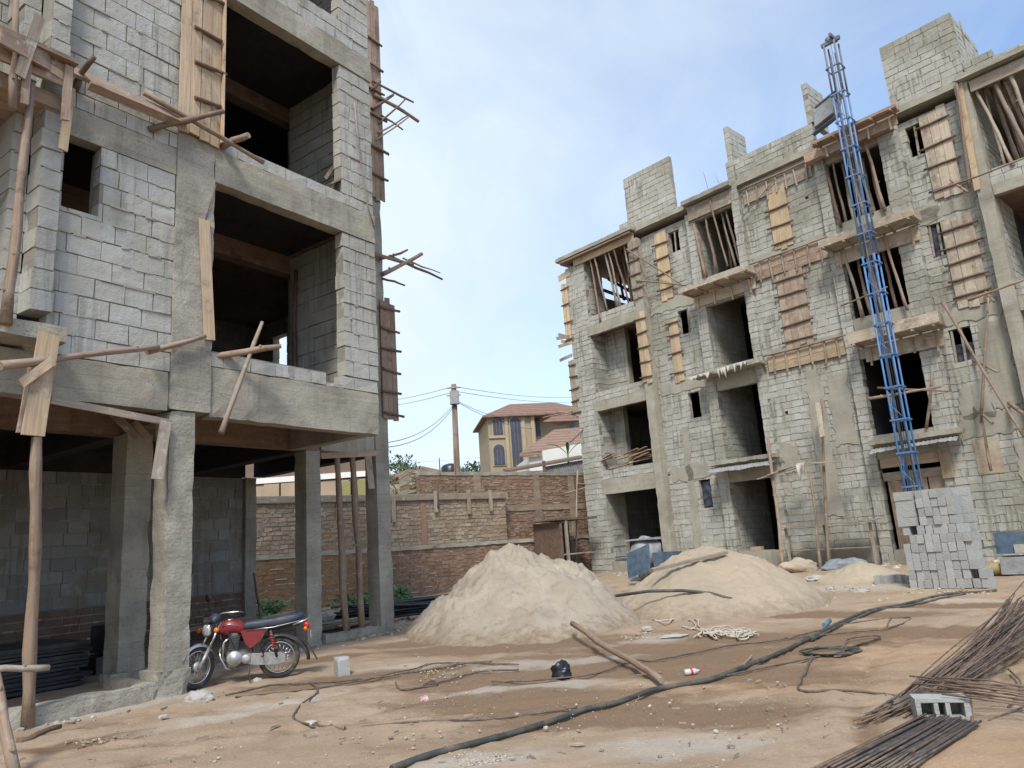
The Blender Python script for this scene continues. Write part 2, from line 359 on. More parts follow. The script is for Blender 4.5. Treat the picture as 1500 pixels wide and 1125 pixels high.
# level 1
cbox('beam', -6, -.39, 0, .25, 3.6, 4.135, j=.01)
cbox('beam', .215, 3.44, 0, .22, 3.58, 4.31, j=.012)
cbox('beam', 3.2, 3.43, .225, 2.19, 3.59, 4.2, 'concC', sub=.25)
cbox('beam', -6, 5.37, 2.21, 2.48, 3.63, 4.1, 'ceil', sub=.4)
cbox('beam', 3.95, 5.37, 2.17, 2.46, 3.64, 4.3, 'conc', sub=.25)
for u in (.06, 3.62, 5.4): cbox('beam', u, u + .3, 2.5, 6.48, 3.64, 4.08, 'concShade', sub=.6)
cbox('beam', -6, 5.2, 6.52, 6.8, 3.63, 4.1, 'concShade', sub=.6)
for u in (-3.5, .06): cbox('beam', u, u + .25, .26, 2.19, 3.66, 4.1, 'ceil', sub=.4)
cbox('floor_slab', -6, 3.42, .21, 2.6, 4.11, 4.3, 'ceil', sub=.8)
cbox('floor_slab', -6, 5.7, 2.61, 6.9, 4.11, 4.3, 'concShade', sub=.8)
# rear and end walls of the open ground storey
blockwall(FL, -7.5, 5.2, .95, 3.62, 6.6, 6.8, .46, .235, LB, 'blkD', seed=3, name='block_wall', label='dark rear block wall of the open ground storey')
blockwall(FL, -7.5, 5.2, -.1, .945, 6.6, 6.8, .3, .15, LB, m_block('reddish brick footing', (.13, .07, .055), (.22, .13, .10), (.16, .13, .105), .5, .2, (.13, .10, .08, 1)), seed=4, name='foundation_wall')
MB().box(FL, -7.7, -7.5, .3, 6.8, -.1, 14, 0, .5, 2).obj('end_wall', 'concShade', LB)
# level 1 front
lw = dict(parent=LB, bm='blkL')
blockwall(FL, -1.93, -.385, 4.14, 7.05, .0, .2, .42, .262, LB, 'blkL', holes=[(-1.86, -1.41, 6.05, 7.05)], seed=5, label='front wall beside the small window')
cbox('lintel', -1.93, -.385, -.004, .2, 7.055, 7.46, sub=.14, j=.006)
blockwall(FL, -1.93, -.385, 7.465, 7.70, .0, .2, .42, .23, LB, 'blkL', seed=6)
blockwall(FL, -1.93, -.385, 7.705, 14.2, .01, .2, .44, .27, LB, 'blkL', seed=7)
blockwall(FL, -2.16, -1.935, 4.6, 14.2, -.14, .2, .4, .262, LB, 'blkL', seed=8, name='pilaster', j=.008)
cbox('window_reveal', -1.93, -1.87, .204, .30, 6.0, 7.05, 'concC', sub=.4); cbox('window_reveal', -1.40, -1.34, .204, .30, 6.0, 7.05, 'concC', sub=.4)
blockwall(FL, -7.5, -2.165, 4.36, 14.2, .75, .95, .42, .262, LB, 'blkL', seed=9, label='recessed wall at the far left')
blockwall(FL, -2.36, -2.165, 4.36, 14.2, .2, .74, .4, .262, LB, 'blkL', seed=10)
cbox('floor_slab', -6, -1.86, -.42, -.05, 4.17, 4.355, 'conc', sub=.14, j=.02)
cbox('floor_slab', -6, -2.17, -.045, .75, 4.17, 4.35, 'conc', sub=.3)
# balcony sills, piers, beams for each storey
def storey(zs, zt, zb, ztop, sd, broken=False):
    blockwall(FL, .22, 3.44, zs, zt, 0, .2, .45, .24, LB, 'blkL', holes=[(2.28, 2.62, zs + .06, zt + 1)] if broken else (), seed=sd, name='sill_wall', j=.009)
    blockwall(FL, 2.7, 3.45, zt + .01, zb, .0, .2, .4, .262, LB, 'blkL', seed=sd + 1, name='pier', j=.007)
    blockwall(lambda u, v, z: FL(3.24 - v, u, z), .21, 2.19, zs + .02, zb + .3, -.2, 0, .42, .262, LB, 'blkL', seed=sd + 2, name='side_wall')
    cbox('beam', .215, 3.47, -.02, .22, zb + .005, ztop, sub=.14, j=.009)
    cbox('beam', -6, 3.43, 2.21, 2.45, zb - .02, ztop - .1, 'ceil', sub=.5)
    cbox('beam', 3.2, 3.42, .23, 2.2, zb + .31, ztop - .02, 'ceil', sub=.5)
    cbox('floor_slab', -6, 3.4, .23, 2.6, ztop - .2, ztop - .01, 'concShade', sub=.9)
    cbox('floor_slab', -6, 5.72, 2.61, 6.9, ztop - .2, ztop - .01, 'ceil' if zs < 5 else 'concShade', sub=.9)
storey(4.32, 4.54, 7.16, 7.71, 20, True)
storey(7.72, 7.92, 10.53, 11.03, 30)
storey(11.04, 11.5, 13.8, 14.3, 40)
def onu(x0, y0, x1, y1, u=5.4):
    o = []
    for px, py in ((x0, y0), (x1, y1)): d = ray(px, py); t = (u - aL.dot(V((EYE.x - PL.x, EYE.y - PL.y, 0)))) / (aL.x * d.x + aL.y * d.y); p = EYE + d * t; o.append(((p - PL).dot(bL), p.z))
    return (min(o[0][0], o[1][0]) + .13, max(o[0][0], o[1][0]) + .42, min(o[0][1], o[1][1]), max(o[0][1], o[1][1]))
for zz, hz in ((4.31, 2.85), (7.72, 2.8), (11.04, 2.8)):
    p = Lw(415, 512, 6.6); uu = (p - PL).dot(aL)
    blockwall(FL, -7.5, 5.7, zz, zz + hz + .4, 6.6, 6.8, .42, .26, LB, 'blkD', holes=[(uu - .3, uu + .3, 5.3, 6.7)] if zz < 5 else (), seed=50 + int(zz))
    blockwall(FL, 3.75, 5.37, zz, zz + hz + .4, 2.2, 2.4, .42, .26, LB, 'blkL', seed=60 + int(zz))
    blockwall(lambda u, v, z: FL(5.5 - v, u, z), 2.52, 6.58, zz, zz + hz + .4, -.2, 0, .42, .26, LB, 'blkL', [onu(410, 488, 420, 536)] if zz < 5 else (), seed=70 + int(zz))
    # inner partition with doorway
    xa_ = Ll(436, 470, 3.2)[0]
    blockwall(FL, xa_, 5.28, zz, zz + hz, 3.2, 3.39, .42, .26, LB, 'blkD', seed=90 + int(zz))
# ------------------------------------------------------------------ formwork and timber on the left building
def stick(a, b, r=.025): return crook(a, b, 4, .012), r
def panel(F, x0, x1, z0, z1, y, nb, bz, ov, label, m='plk', dirn=-1, bm='poleB', group=None, name='column_formwork', br=.03):
    """vertical boards nailed to a column, held by sticks"""
    T = thing(name, label, 'formwork', F((x0 + x1) / 2, y, z0), group); mb = MB(); w = (x1 - x0) / nb
    wd = (F(1, 0, 0) - F(0, 0, 0))
    for i in range(nb):
        c = x0 + w * (i + .5)
        mb.plank(F(c, y + U(-.006, .006), z0 + U(-.06, .06)), F(c + U(-.01, .01), y + U(-.006, .006), z1 + U(-.06, .08)), wd, w - .008, .028)
    mb.obj('board_panel', m, T)
    for z in bz:
        a = F(x0 - ov[0] + U(-.05, .05), y + dirn * .045, z + U(-.04, .04)); b = F(x1 + ov[1] + U(-.05, .05), y + dirn * .045, z + U(-.04, .04))
        MB().tube(crook(a, b, 4, .012), [br * U(.85, 1.15) for _ in range(5)], 7, None, .05).obj('batten', bm, T)
    return T
panel(FL, -.42, .24, 7.74, 11.2, -.075, 4, (8.35, 8.95, 9.55, 10.2, 10.8), (-.2, .03), 'upright board panel with stick battens wrapped on the corner column of the left building', 'plk')
MB().plank(FL(.26, .0, 7.8), FL(.26, .0, 11.2), bL, .3, .028).obj('edge_plank', 'plk', None, 'long upright side board closing the column formwork beside the dark upper opening', 'board')
panel(FL, 5.58, 6.04, 4.4, 7.15, 2.1, 3, (4.55, 5.0, 5.5, 5.98, 6.45, 6.95), (.05, .1), 'brown board panel with six sticks on the right edge of the left building, lower one', 'plkR')
panel(FL, 5.4, 5.86, 9.6, 14.9, 2.1, 3, (10.2, 10.9, 11.7, 12.4, 13.1, 13.8), (.05, .08), 'tall weathered board panel at the very top right edge of the left building', 'plkR')
def Lpole(p, q, o1, o2, r, label, group=None, m='pole', j=.02, **k): return pole(Lw(*p, o1), Lw(*q, o2), r, label, group, m, j=j, **k)
OG = 'sticks jutting from the right edge of the left building'
for i, (p, q, r, mm) in enumerate([((545, 160), (576, 139), .045, 'poleB'), ((548, 138), (613, 178), .05, 'pole'), ((545, 118), (606, 150), .03, 'poleB'), ((554, 195), (600, 168), .022, 'pole'), ((551, 206), (598, 172), .02, 'pole'), ((555, 182), (594, 145), .025, 'poleB'), ((558, 168), (590, 190), .025, 'poleB'), ((550, 216), (570, 227), .03, 'poleB'), ((543, 132), (558, 119), .028, 'poleB')]):
    Lpole(p, q, 2.05, 2.05 - .1 * (i % 3), r, f'dark stick of the upper cluster jutting right from the left building, {ORD[i]} from the top', OG, mm)
for i, (p, q, r, mm) in enumerate([((548, 372), (605, 388), .05, 'plkR'), ((570, 375), (648, 409), .035, 'poleB'), ((560, 402), (618, 372), .06, 'plkR'), ((556, 380), (597, 366), .03, 'poleB'), ((560, 408), (593, 418), .03, 'poleB'), ((590, 378), (645, 400), .02, 'pole')]):
    Lpole(p, q, 2.05, 2.0 - .12 * (i % 3), r, f'broken stick of the lower cluster jutting right from the left building, {ORD[i]} piece', OG, mm)
def Lplank(p, q, o1, o2, w, t, wd, label, m='plk', cat='plank', name='plank', group=None):
    return MB().plank(Lw(*p, o1), Lw(*q, o2), wd, w, t).obj(name, m, None, label, cat, group)
Lplank((80, 92), (270, 178), -.2, -.12, .16, .05, UP + bL * .5, 'reddish plank laid along the upper block wall as scaffold rail', 'plkR')
Lplank((130, 125), (265, 182), -.3, -.2, .12, .04, UP * .6 - bL, 'second darker plank just below the scaffold rail on the upper block wall', 'plkR')
Lpole((210, 135), (386, 238), -.15, -.25, .045, 'long straight pole sloping down across the column formwork of the left building')
Lpole((218, 190), (328, 163), -.02, -.5, .05, 'pole crossing the scaffold rail under the column formwork', m='poleB')
Lpole((318, 218), (364, 198), .1, -.55, .06, 'short thick pole poking out of the upper opening beside the column')
fk = Lpole((108, 132), (138, 82), .0, -.5, .05, 'crooked forked branch standing out of the upper left wall', m='poleB', j=.05)
Lpole((8, 475), (46, 122), -.5, -.35, .055, 'long pale leaning pole at the far left edge reaching from slab to formwork', j=.018)
Lpole((18, 160), (24, 0), -.45, -.45, .045, 'vertical pole at the top left corner of the picture', j=.03)
Lplank((28, 112), (58, 24), -.5, -.55, .12, .04, aL, 'whitish short plank leaning above the left formwork ledge', 'plkG')
T = thing('formwork_ledge', 'brown timber formwork ledge with props at the upper left corner', 'formwork', FL(-3, -.4, 7.3))
MB().box(FL, -6, -1.98, -.42, -.38, 7.42, 7.72, .004).obj('edge_board', 'plkR', T)
MB().box(FL, -6, -1.98, -.55, -.02, 7.73, 7.765, .012).obj('deck', 'plkR', T)
MB().box(FL, -6, -2.0, -.2, .7, 7.22, 7.41, .004).obj('lower_board', 'plkR', T)
for u in (-2.05, -2.5, -3.0): MB().plank(FL(u, -.45, 6.95), FL(u, -.45, 7.7), aL, .09, .04).obj('upright', 'plkR', T)
Lplank((0, 52), (72, 92), -.6, -.45, .2, .04, UP, 'tilted brown board on the left formwork ledge', 'plkR'); Lplank((38, 78), (100, 118), -.45, -.4, .1, .05, UP, 'short splintered board end on the left formwork ledge', 'plk')
Lplank((92, 220), (104, 128), -.3, -.3, .1, .03, aL, 'narrow pale upright board beside the quoin under the ledge', 'plk')
Lplank((307, 498), (299, 322), -.06, -.06, .16, .03, aL, 'pale upright plank fixed on the corner column beside the dark middle opening', 'plk')
Lpole((0, 536), (232, 508), -.75, -.15, .045, 'long horizontal pole lashed across the lower beam at the far left', j=.02)
Lpole((215, 516), (301, 492), -.12, -.1, .04, 'short pole joined to the long horizontal one at the corner column')
Lplank((48, 638), (72, 489), -.62, -.6, .22, .03, aL, 'wide pale plank hanging upright in front of the lower beam', 'plk')
Lplank((33, 634), (50, 540), -.5, -.45, .12, .03, aL, 'dark reddish plank hanging behind the wide pale plank', 'plkR')
Lplank((30, 562), (78, 528), -.66, -.66, .1, .03, UP, 'small cross board nailed behind the hanging plank', 'plk')
a = G(40, 1066); pole(a, Lw(54, 640, -.45), .062, 'tall bare prop pole on the kerb carrying the hanging plank', j=.018, tap=.85)
Lpole((324, 634), (384, 472), -.28, -.2, .04, 'whitish splintered pole leaning diagonally on the lower balcony beam', m='plkG')
Lpole((305, 524), (412, 507), .1, -.5, .05, 'pole poking out over the sill of the middle opening')
Lplank((230, 702), (243, 617), -.1, -.05, .14, .03, aL, 'short grey plank hanging down beside the front column top', 'plkG')
Lplank((75, 586), (247, 619), .0, .05, .09, .03, UP, 'thin batten running under the left beam', 'plkG')
Lplank((544, 716), (538, 660), 2.12, 2.12, .17, .03, aL, 'short plank hanging on the right end column', 'plkG')
pole(FL(4.62, 2.3, .15), FL(4.45, 2.3, 3.64), .075, 'crooked prop post left of the two between the rear columns', 'prop posts between the rear columns', 'pole', j=.05, tap=.8)
pole(FL(5.02, 2.3, .15), FL(4.85, 2.3, 3.64), .07, 'bent prop post right of the two between the rear columns', 'prop posts between the rear columns', 'pole', j=.06, tap=.8)
for i, (p, q) in enumerate([((160, 600), (200, 640)), ((195, 618), (215, 640)), ((470, 668), (550, 664))]): Lplank(p, q, .8, .8, .1, .05, UP, f'short bearer timber under the lower slab, {ORD[i]} from the left', 'plkR', group='bearers under the lower slab')
MB().tube([Lw(301, 322, -.04), Lw(317, 270, -.04)], .006).obj('string', 'poleB', None, 'thin plumb string hanging in the middle opening', 'string')
pole(FL(3.1, 1.9, 4.35), FL(3.15, 1.9, 7.1), .05, 'reddish prop standing inside the middle balcony opening', None, 'poleB')
Lplank((476, 262), (496, 232), .5, .9, .06, .03, aL, 'thin stick leaning in the right corner of the upper balcony', 'plkG'); Lplank((478, 272), (497, 264), .1, .15, .25, .03, bL, 'small brown board lying on the upper balcony sill', 'plkR')
MB().tube([Lw(x, y, -.05) for x, y in ((519, 150), (524, 200), (530, 250), (538, 300), (549, 335))], .012).obj('conduit', 'plkG', None, 'thin batten standing against the upper pier of the left building', 'batten')
# ================================================================== RIGHT BUILDING
RB = thing('unfinished_building', 'long unfinished four storey block building on the right, blue hoist before it', 'building', FR(9, 0, .3))
RBK = dict(bl=.43, bh=.222)
def rwall(x0, x1, z0, z1, y0, holes=(), seed=0, name='block_wall', bm='blkR', th=.2, label=None): return blockwall(FR, x0, x1, z0, z1, y0, y0 + th, .43, .222, RB, bm, holes, seed=seed, name=name, label=label, j=.008)
def rbox(name, x0, x1, y0, y1, z0, z1, m='concR', j=.01, sub=.22, label=None, par=None): return MB().box(FR, x0, x1, y0, y1, z0, z1, j, None, sub).obj(name, m, par or RB, label)
LV = (0.72, 4.0, 7.3, 10.65, 14.0)
# bay A: corner loggia, x 0..4.15
Az = [(.72, 3.4), (4.4, 6.9), (7.72, 10.25), (11.1, 13.65)]
rwall(0, 1.1, -.3, 13.7, 0, seed=101)
for i, (a, b) in enumerate(Az):
    nxt = Az[i + 1][0] if i < 3 else 14.0
    if i < 3:
        rbox('beam', .95, 3.86, -.015, .19, b, LV[i + 1] + .02, j=.012)
        rwall(1.1, 3.74, LV[i + 1] + .025, nxt, .0, seed=110 + i, name='sill_wall')
    xd = Rl((910, 913, 916, 0)[i] or 880, (770, 640, 530, 420)[i], 1.0)[0]
    if i < 3:
        rwall(.3, xd, LV[i], b + .3, 1.0, seed=115 + i, name='inner_wall'); rbox('door_reveal', xd + .005, xd + .16, .96, 1.25, LV[i], b + .3, 'concR', sub=.5)
    rwall(.9, 1.1, LV[i] - (.0 if i else .3), b + .3, .21, seed=119 + i, name='side_wall', th=.98)
rbox('foundation_wall', 1.1, 3.75, -.02, .2, -.3, .7)
rbox('column', 3.76, 4.16, -.10, .32, -.3, 13.7, j=.014, sub=.2)
# bay B: x 4.16..6.5, small windows
wB = [(5.48, 5.97, 2.46, 3.5), (5.48, 5.97, 5.84, 6.82), (5.48, 5.97, 9.16, 10.13), (5.48, 5.97, 12.57, 13.46)]
rwall(4.165, 6.49, -.3, 13.75, .25, wB, seed=130)
patch(FR, 5.0, 5.28, -.2, 5.6, .228, 'concP', RB)
# bay C
Cz = [(.85, 3.25), (4.05, 6.6), (7.47, 9.87), (10.98, 13.35)]
rwall(6.5, 6.9, -.3, 13.75, 0, seed=140, name='pilaster', th=.3); rwall(8.56, 8.86, -.3, 15.05, -.06, seed=141, name='pilaster', th=.3)
zz = [-.3] + [q for p in Cz for q in p] + [13.75]
for i in range(0, 10, 2):
    if i == 0: rbox('foundation_wall', 6.905, 8.555, 0, .2, -.3, .85)
    else: rbox('beam', 6.905, 8.555, .01, .22, zz[i], zz[i + 1], j=.012)
for i in range(4):
    blockwall(lambda x, y, z: FR(6.9 - y, x, z), .31, 2.6, LV[i], LV[i + 1] - .2, 0, .2, .43, .222, RB, 'blkR', seed=150 + i, name='side_wall')
    MB().box(FR, 6.72, 6.88, 2.61, 6.19, LV[i], LV[i + 1] - .2, 0, .5, 2).obj('cross_wall', 'concShade', RB)  # rear stretch near-black, darkness deeper in the room painted into it
    if i: rwall(7.0, 8.5, LV[i] + .02, Cz[i][0], .0, seed=158 + i, name='sill_wall')
# bay D
rwall(8.865, 11.74, -.3, 14.0, .14, [(9.3, 9.42, 5.3, 5.42), (11.3, 11.45, 5.55, 5.72), (9.55, 9.7, 10.75, 10.85), (11.2, 11.32, 12.5, 12.6)], seed=160)
patch(FR, 10.2, 10.7, 1.8, 6.8, .118, 'concP', RB); patch(FR, 8.95, 11.65, -.3, .75, .118, 'concP', RB); patch(FR, 9.0, 9.6, 3.4, 4.3, .118, 'concP', RB); patch(FR, 10.9, 11.6, 4.0, 6.3, .118, 'concP', RB)
for q in ((14.5, 16.1, 3.7, 4.3), (14.5, 16.1, 7.0, 7.4), (14.5, 15.0, 10.3, 10.8), (14.5, 16.1, 10.35, 10.75)): patch(FR, *q, .198, 'concP', RB)
for q in ((4.3, 6.4, 3.6, 4.1), (4.3, 6.4, 6.95, 7.4), (4.3, 6.4, 10.3, 10.75)): patch(FR, *q, .228, 'concP', RB)
for q in ((9.0, 11.6, 10.87, 11.1), (9.0, 11.6, 7.45, 7.6), (9.0, 11.5, 13.75, 13.95)): patch(FR, *q, .118, 'concP', RB, amp=.04)
rwall(8.87, 11.9, 14.22, 15.06, .02, seed=161, name='parapet')
blockwall(lambda x, y, z: FR(8.82 - y, x, z), .02, 1.25, 15.07, 16.5, 0, .2, .43, .222, RB, 'blkR', seed=162, name='parapet_fin')
blockwall(lambda x, y, z: FR(11.96 - y, x, z), .02, 1.25, 15.07, 16.6, 0, .2, .43, .222, RB, 'blkR', seed=163, name='parapet_fin')
# bay E
Ez = [(.67, 3.38), (4.12, 6.57), (7.9, 10.03), (11.17, 13.35)]
rwall(11.745, 12.1, -.3, 13.7, -.02, seed=170, name='pilaster', th=.3); rwall(13.85, 14.44, -.3, 13.75, 0, seed=171, name='pilaster', th=.32)
ze = [-.3] + [q for p in Ez for q in p] + [13.75]
for i in range(0, 10, 2): rbox('beam' if i else 'foundation_wall', 12.105, 13.845, .01, .22, ze[i], ze[i + 1], j=.012)
# bay F
wF = [(14.66, 15.22, 2.62, 3.56), (14.66, 15.24, 5.88, 6.87), (14.66, 15.16, 9.15, 10.2), (14.62, 15.08, 12.5, 13.52)]
rwall(14.445, 16.2, -.3, 13.75, .22, wF[1:], seed=180)
rbox('blocked_window', 14.70, 15.34, .195, .217, 2.6, 3.58, m_conc('stained plaster', (.46, .40, .31), (.33, .26, .19), True, (.36, .22, .15, 1)), sub=.15)
patch(FR, 15.75, 16.12, .6, 3.4, .198, 'concP', RB); patch(FR, 15.4, 16.1, 4.4, 6.9, .196, 'concP', RB); patch(FR, 14.6, 15.4, 4.2, 5.2, .198, 'concP', RB)
rbox('column', 16.205, 16.56, -.12, .3, -.3, 14.0, j=.014, sub=.2)
rwall(14.42, 16.5, 14.22, 16.45, .0, seed=182, name='stair_tower_wall')
blockwall(lambda x, y, z: FR(16.5 - y, x, z), .21, 2.6, 14.22, 16.45, 0, .2, .43, .222, RB, 'blkR', seed=183, name='stair_tower_wall')
blockwall(lambda x, y, z: FR(14.62 - y, x, z), .21, 2.6, 14.22, 16.45, 0, .2, .43, .222, RB, 'blkR', seed=184, name='stair_tower_wall')
# bay G
Gz = [(.72, 3.4), (4.4, 6.9), (7.72, 10.35), (11.15, 13.62)]
for i, (a, b) in enumerate(Gz):
    nxt = Gz[i + 1][0] if i < 3 else 14.0
    if i < 3:
        rbox('beam', 16.57, 19.4, -.015, .19, b, LV[i + 1] + .02, j=.012); rwall(16.57, 19.3, LV[i + 1] + .025, nxt, 0, seed=190 + i, name='sill_wall')
    blockwall(lambda x, y, z: FR(16.56 - y, x, z), .31, 1.9, LV[i], LV[i + 1] - .2, 0, .2, .43, .222, RB, 'blkR', seed=195 + i, name='side_wall')
rwall(16.57, 19.4, -.3, .7, .0, seed=199); rwall(19.4, 22, -.3, 14, 0, seed=200)
rwall(16.57, 19.4, 14.22, 14.45, .02, seed=204, name='parapet'); rwall(16.57, 17.3, 14.46, 14.68, .02, seed=205, name='parapet')
rwall(16.6, 16.57 + 2.8, 4.41, 6.88, 1.6, [(17.6, 19, 4.41, 6.88)], seed=206, name='inner_wall')
# parapet wall over bay B, and low course over A
rwall(3.76, 6.12, 14.22, 16.52, .0, seed=201, name='parapet')
rwall(3.2, 3.75, 14.22, 14.65, .1, seed=202, name='parapet')
blockwall(lambda x, y, z: FR(3.96 - y, x, z), .21, .5, 14.22, 16.4, 0, .2, .43, .222, RB, 'blkR', seed=203, name='parapet_fin')
# slabs, inner cross walls, back
for i, z in enumerate(LV):
    m = 'ceil' if i in (2, 3, 4) else 'concShade'
    if i == 4:
        rbox('roof_slab', -.28, 22, .0, 6.4, 13.98, 14.2, 'concR', sub=.4, j=.012)
        for a_, b_ in ((-.28, 4.1), (6.6, 8.7), (11.9, 14.3), (16.3, 22)): rbox('roof_slab', a_, b_, -.33, -.005, 14.03, 14.2, 'concC', sub=.2, j=.014)
        for a_, b_ in ((4.15, 6.55), (8.85, 11.7), (14.35, 16.2)): rbox('roof_slab', a_, b_, -.06, -.005, 13.98, 14.2, 'concR', sub=.2, j=.012)
        rbox('roof_formwork', -.05, 4.0, -.32, 5.8, 13.9, 13.975, 'ceil', sub=1, j=.004)
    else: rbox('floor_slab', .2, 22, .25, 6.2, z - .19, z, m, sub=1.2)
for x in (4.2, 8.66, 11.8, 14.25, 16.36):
    for i in range(4): MB().box(FR, x, x + .17, .36, 6.2, LV[i], LV[i + 1] - .2, 0, .5, 2).obj('cross_wall', 'concShade', RB)
MB().box(FR, 4.4, 22, 6.2, 6.4, -.3, 14, 0, .5, 3).obj('back_wall', 'concShade', RB)
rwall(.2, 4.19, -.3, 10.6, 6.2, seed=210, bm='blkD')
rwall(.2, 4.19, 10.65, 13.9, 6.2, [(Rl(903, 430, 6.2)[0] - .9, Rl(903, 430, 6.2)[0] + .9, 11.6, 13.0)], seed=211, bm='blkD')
blockwall(lambda x, y, z: FR(.2 - y, x, z), .21, 6.2, -.3, 10.64, 0, .2, .43, .222, RB, 'blkR', seed=212, name='end_wall')
def onx(px, py, x):
    d = ray(px, py); t = (x - aR.dot(V((EYE.x - PR.x, EYE.y - PR.y, 0)))) / (aR.x * d.x + aR.y * d.y); p = EYE + d * t; return (p - PR).dot(bR), p.z
ha, hb_ = onx(878, 436, .1), onx(922, 404, .1)
blockwall(lambda x, y, z: FR(.2 - y, x, z), .21, 6.2, 10.65, 13.9, 0, .2, .43, .222, RB, 'blkR', [(min(ha[0], hb_[0]), max(ha[0], hb_[0]), min(ha[1], hb_[1]), max(ha[1], hb_[1]))], seed=213, name='end_wall')
for i, (p, q) in enumerate((((884, 425), (925, 440)), ((890, 408), (925, 428)), ((906, 400), (914, 440)))):
    (a1, z1), (a2, z2) = onx(*p, .4), onx(*q, .4); MB().plank(FR(.4, a1, z1), FR(.4, a2, z2), UP if i < 2 else bR, .16, .04).obj('brace_board', 'plkG', None, f'board crossing the bright gap at the back of the corner loggia, {ORD[i]} one', 'board')
# ------------------------------------------------------------------ timber on the right building
BAY = 'right building'
def rpanel(x0, x1, z0, z1, y, nb, bz, label, m='plkY', ov=(.12, .12), group='column formwork panels on the right building'): return panel(FR, x0, x1, z0, z1, y, nb, bz, ov, label, m, group=group, br=.035)
rpanel(-.3, .05, 10.2, 13.0, -.03, 2, (10.4, 11.2, 12.0, 12.8), 'yellow board panel on the left corner of the right building, top storey', 'plkY', (.02, .15))
rpanel(-.3, .02, 6.9, 9.4, .0, 2, (7.1, 7.6, 8.15, 8.7, 9.2), 'greyish board panel on the left corner of the right building, third storey', 'plkG', (.02, .15))
rpanel(3.72, 4.2, 7.55, 10.5, -.14, 2, (7.8, 8.4, 9.0, 9.6, 10.2), 'board panel with sticks on the column right of the first loggia, third storey', 'plk', (.03, .1))
rpanel(3.72, 4.22, 11.1, 13.6, -.14, 2, (11.5, 12.1, 12.7, 13.2), 'grey board panel on the column right of the propped corner loggia', 'plkG', (.03, .1))
rpanel(4.84, 5.42, 10.75, 13.65, .2, 2, (11.2, 11.85, 12.5, 13.1), 'pale board strip left of the topmost small window', 'plkY', (.1, .1))
rpanel(5.02, 5.47, 7.35, 9.85, .2, 2, (7.7, 8.5, 9.2, 9.7), 'pale board strip left of the small window, third storey', 'plk', (.12, .1))
rpanel(9.88, 10.58, 11.05, 13.4, .09, 3, (11.3, 11.9, 12.6), 'yellow board strip high on the flat wall between balconies', 'plkY')
rpanel(9.75, 10.72, 7.5, 10.2, .09, 4, (7.75, 8.3, 8.85, 9.4, 9.95), 'weathered reddish board strip below the timber band on the flat wall', 'plkW')
rpanel(15.05, 15.82, 10.85, 13.7, .17, 3, (11.15, 11.9, 12.6, 13.3), 'wide pale board strip under the roof tower', 'plkP')
rpanel(15.06, 15.9, 7.4, 10.15, .17, 3, (7.75, 8.3, 8.8, 9.3, 9.8), 'wide pale board strip beside the plastic covered window', 'plkP')
def band(x0, x1, z0, z1, y, label, m='plkR', nst=6, group=None):
    T = thing('timber_band', label, 'formwork', FR((x0 + x1) / 2, y, z0), group); mb = MB(); zm = z0 + (z1 - z0) * .5
    for a, b in ((z0, zm), (zm, z1)):
        x = x0
        while x < x1 - .05:
            e = min(x1, x + U(.9, 1.5)); mb.plank(FR(x, y + U(-.008, .008), (a + b) / 2 + U(-.01, .01)), FR(e, y + U(-.008, .008), (a + b) / 2 + U(-.01, .01)), UP, b - a - .01, .03); x = e
    mb.obj('board_panel', m, T)
    for i in range(nst):
        x = x0 + (x1 - x0) * (i + .5) / nst; MB().plank(FR(x, y - .045, z0 - U(.05, .2)), FR(x + U(-.05, .05), y - .045, z1 + U(0, .06)), aR, .05, .04).obj('cleat', 'plkG', T)
    MB().tube(crook(FR(x0 - .1, y - .09, z1 + .02), FR(x1 + .1, y - .09, z1 + .04), 6, .02), .03).obj('rail', 'pole', T)
    return T
band(9.0, 11.7, 10.22, 10.85, .08, 'upper reddish timber band across the flat wall between balconies', 'plkR', 6)
band(9.0, 11.72, 6.85, 7.42, .08, 'lower weathered timber band across the flat wall between balconies', 'plk', 6)
band(9.0, 11.6, 13.2, 13.75, .09, 'short cleats and boards under the parapet', 'plkG', 7)
def tray(x0, x1, y0, y1, z, hh, label, m='plk', cm='plkR', drop=.4, fascia=True):
    """balcony formwork: deck of boards, edge board, bearers under it, back board on the beam"""
    T = thing('balcony_formwork', label, 'formwork', FR((x0 + x1) / 2, y1, z)); mb = MB(); n = 5
    for i in range(n):
        y = y0 + (y1 - y0) * (i + .5) / n; mb.plank(FR(x0, y, z), FR(x1, y, z + U(-.01, .01)), bR, (y1 - y0) / n - .01, .035)
    mb.obj('deck', m, T)
    MB().plank(FR(x0 - .05, y0 - .02, z + hh / 2), FR(x1 + .05, y0 - .02, z + hh / 2 + .02), UP, hh, .03).obj('edge_board', m, T)
    for sx in (x0, x1): MB().plank(FR(sx, y0, z + hh / 2), FR(sx, y1, z + hh / 2), UP, hh, .03).obj('end_board', m, T)
    for i in range(5):
        x = x0 + .12 + (x1 - x0 - .24) * i / 4; MB().plank(FR(x, y0 - .12, z - .05), FR(x, y1, z - .05), UP, .06, .05).obj('bearer', cm, T)
    if fascia: MB().plank(FR(x0 + .15, y1 - .03, z - drop / 2 - .09), FR(x1 - .1, y1 - .03, z - drop / 2 - .09), UP, drop, .03).obj('back_board', m, T)
    for i in range(4):
        x = x0 + .3 + (x1 - x0 - .6) * i / 3; MB().plank(FR(x, y1 - .07, z - drop - U(.1, .25)), FR(x + U(-.03, .03), y1 - .07, z - .1), aR, .06, .04).obj('cleat', 'plk', T)
    return T
p, q = Rl(996, 432, -.75), Rl(1093, 394, -.75)
tray(p[0], q[0], -.75, -.01, (p[1] + q[1]) / 2, .14, 'timber balcony tray jutting out below the second propped opening', 'plkP', 'plkR')
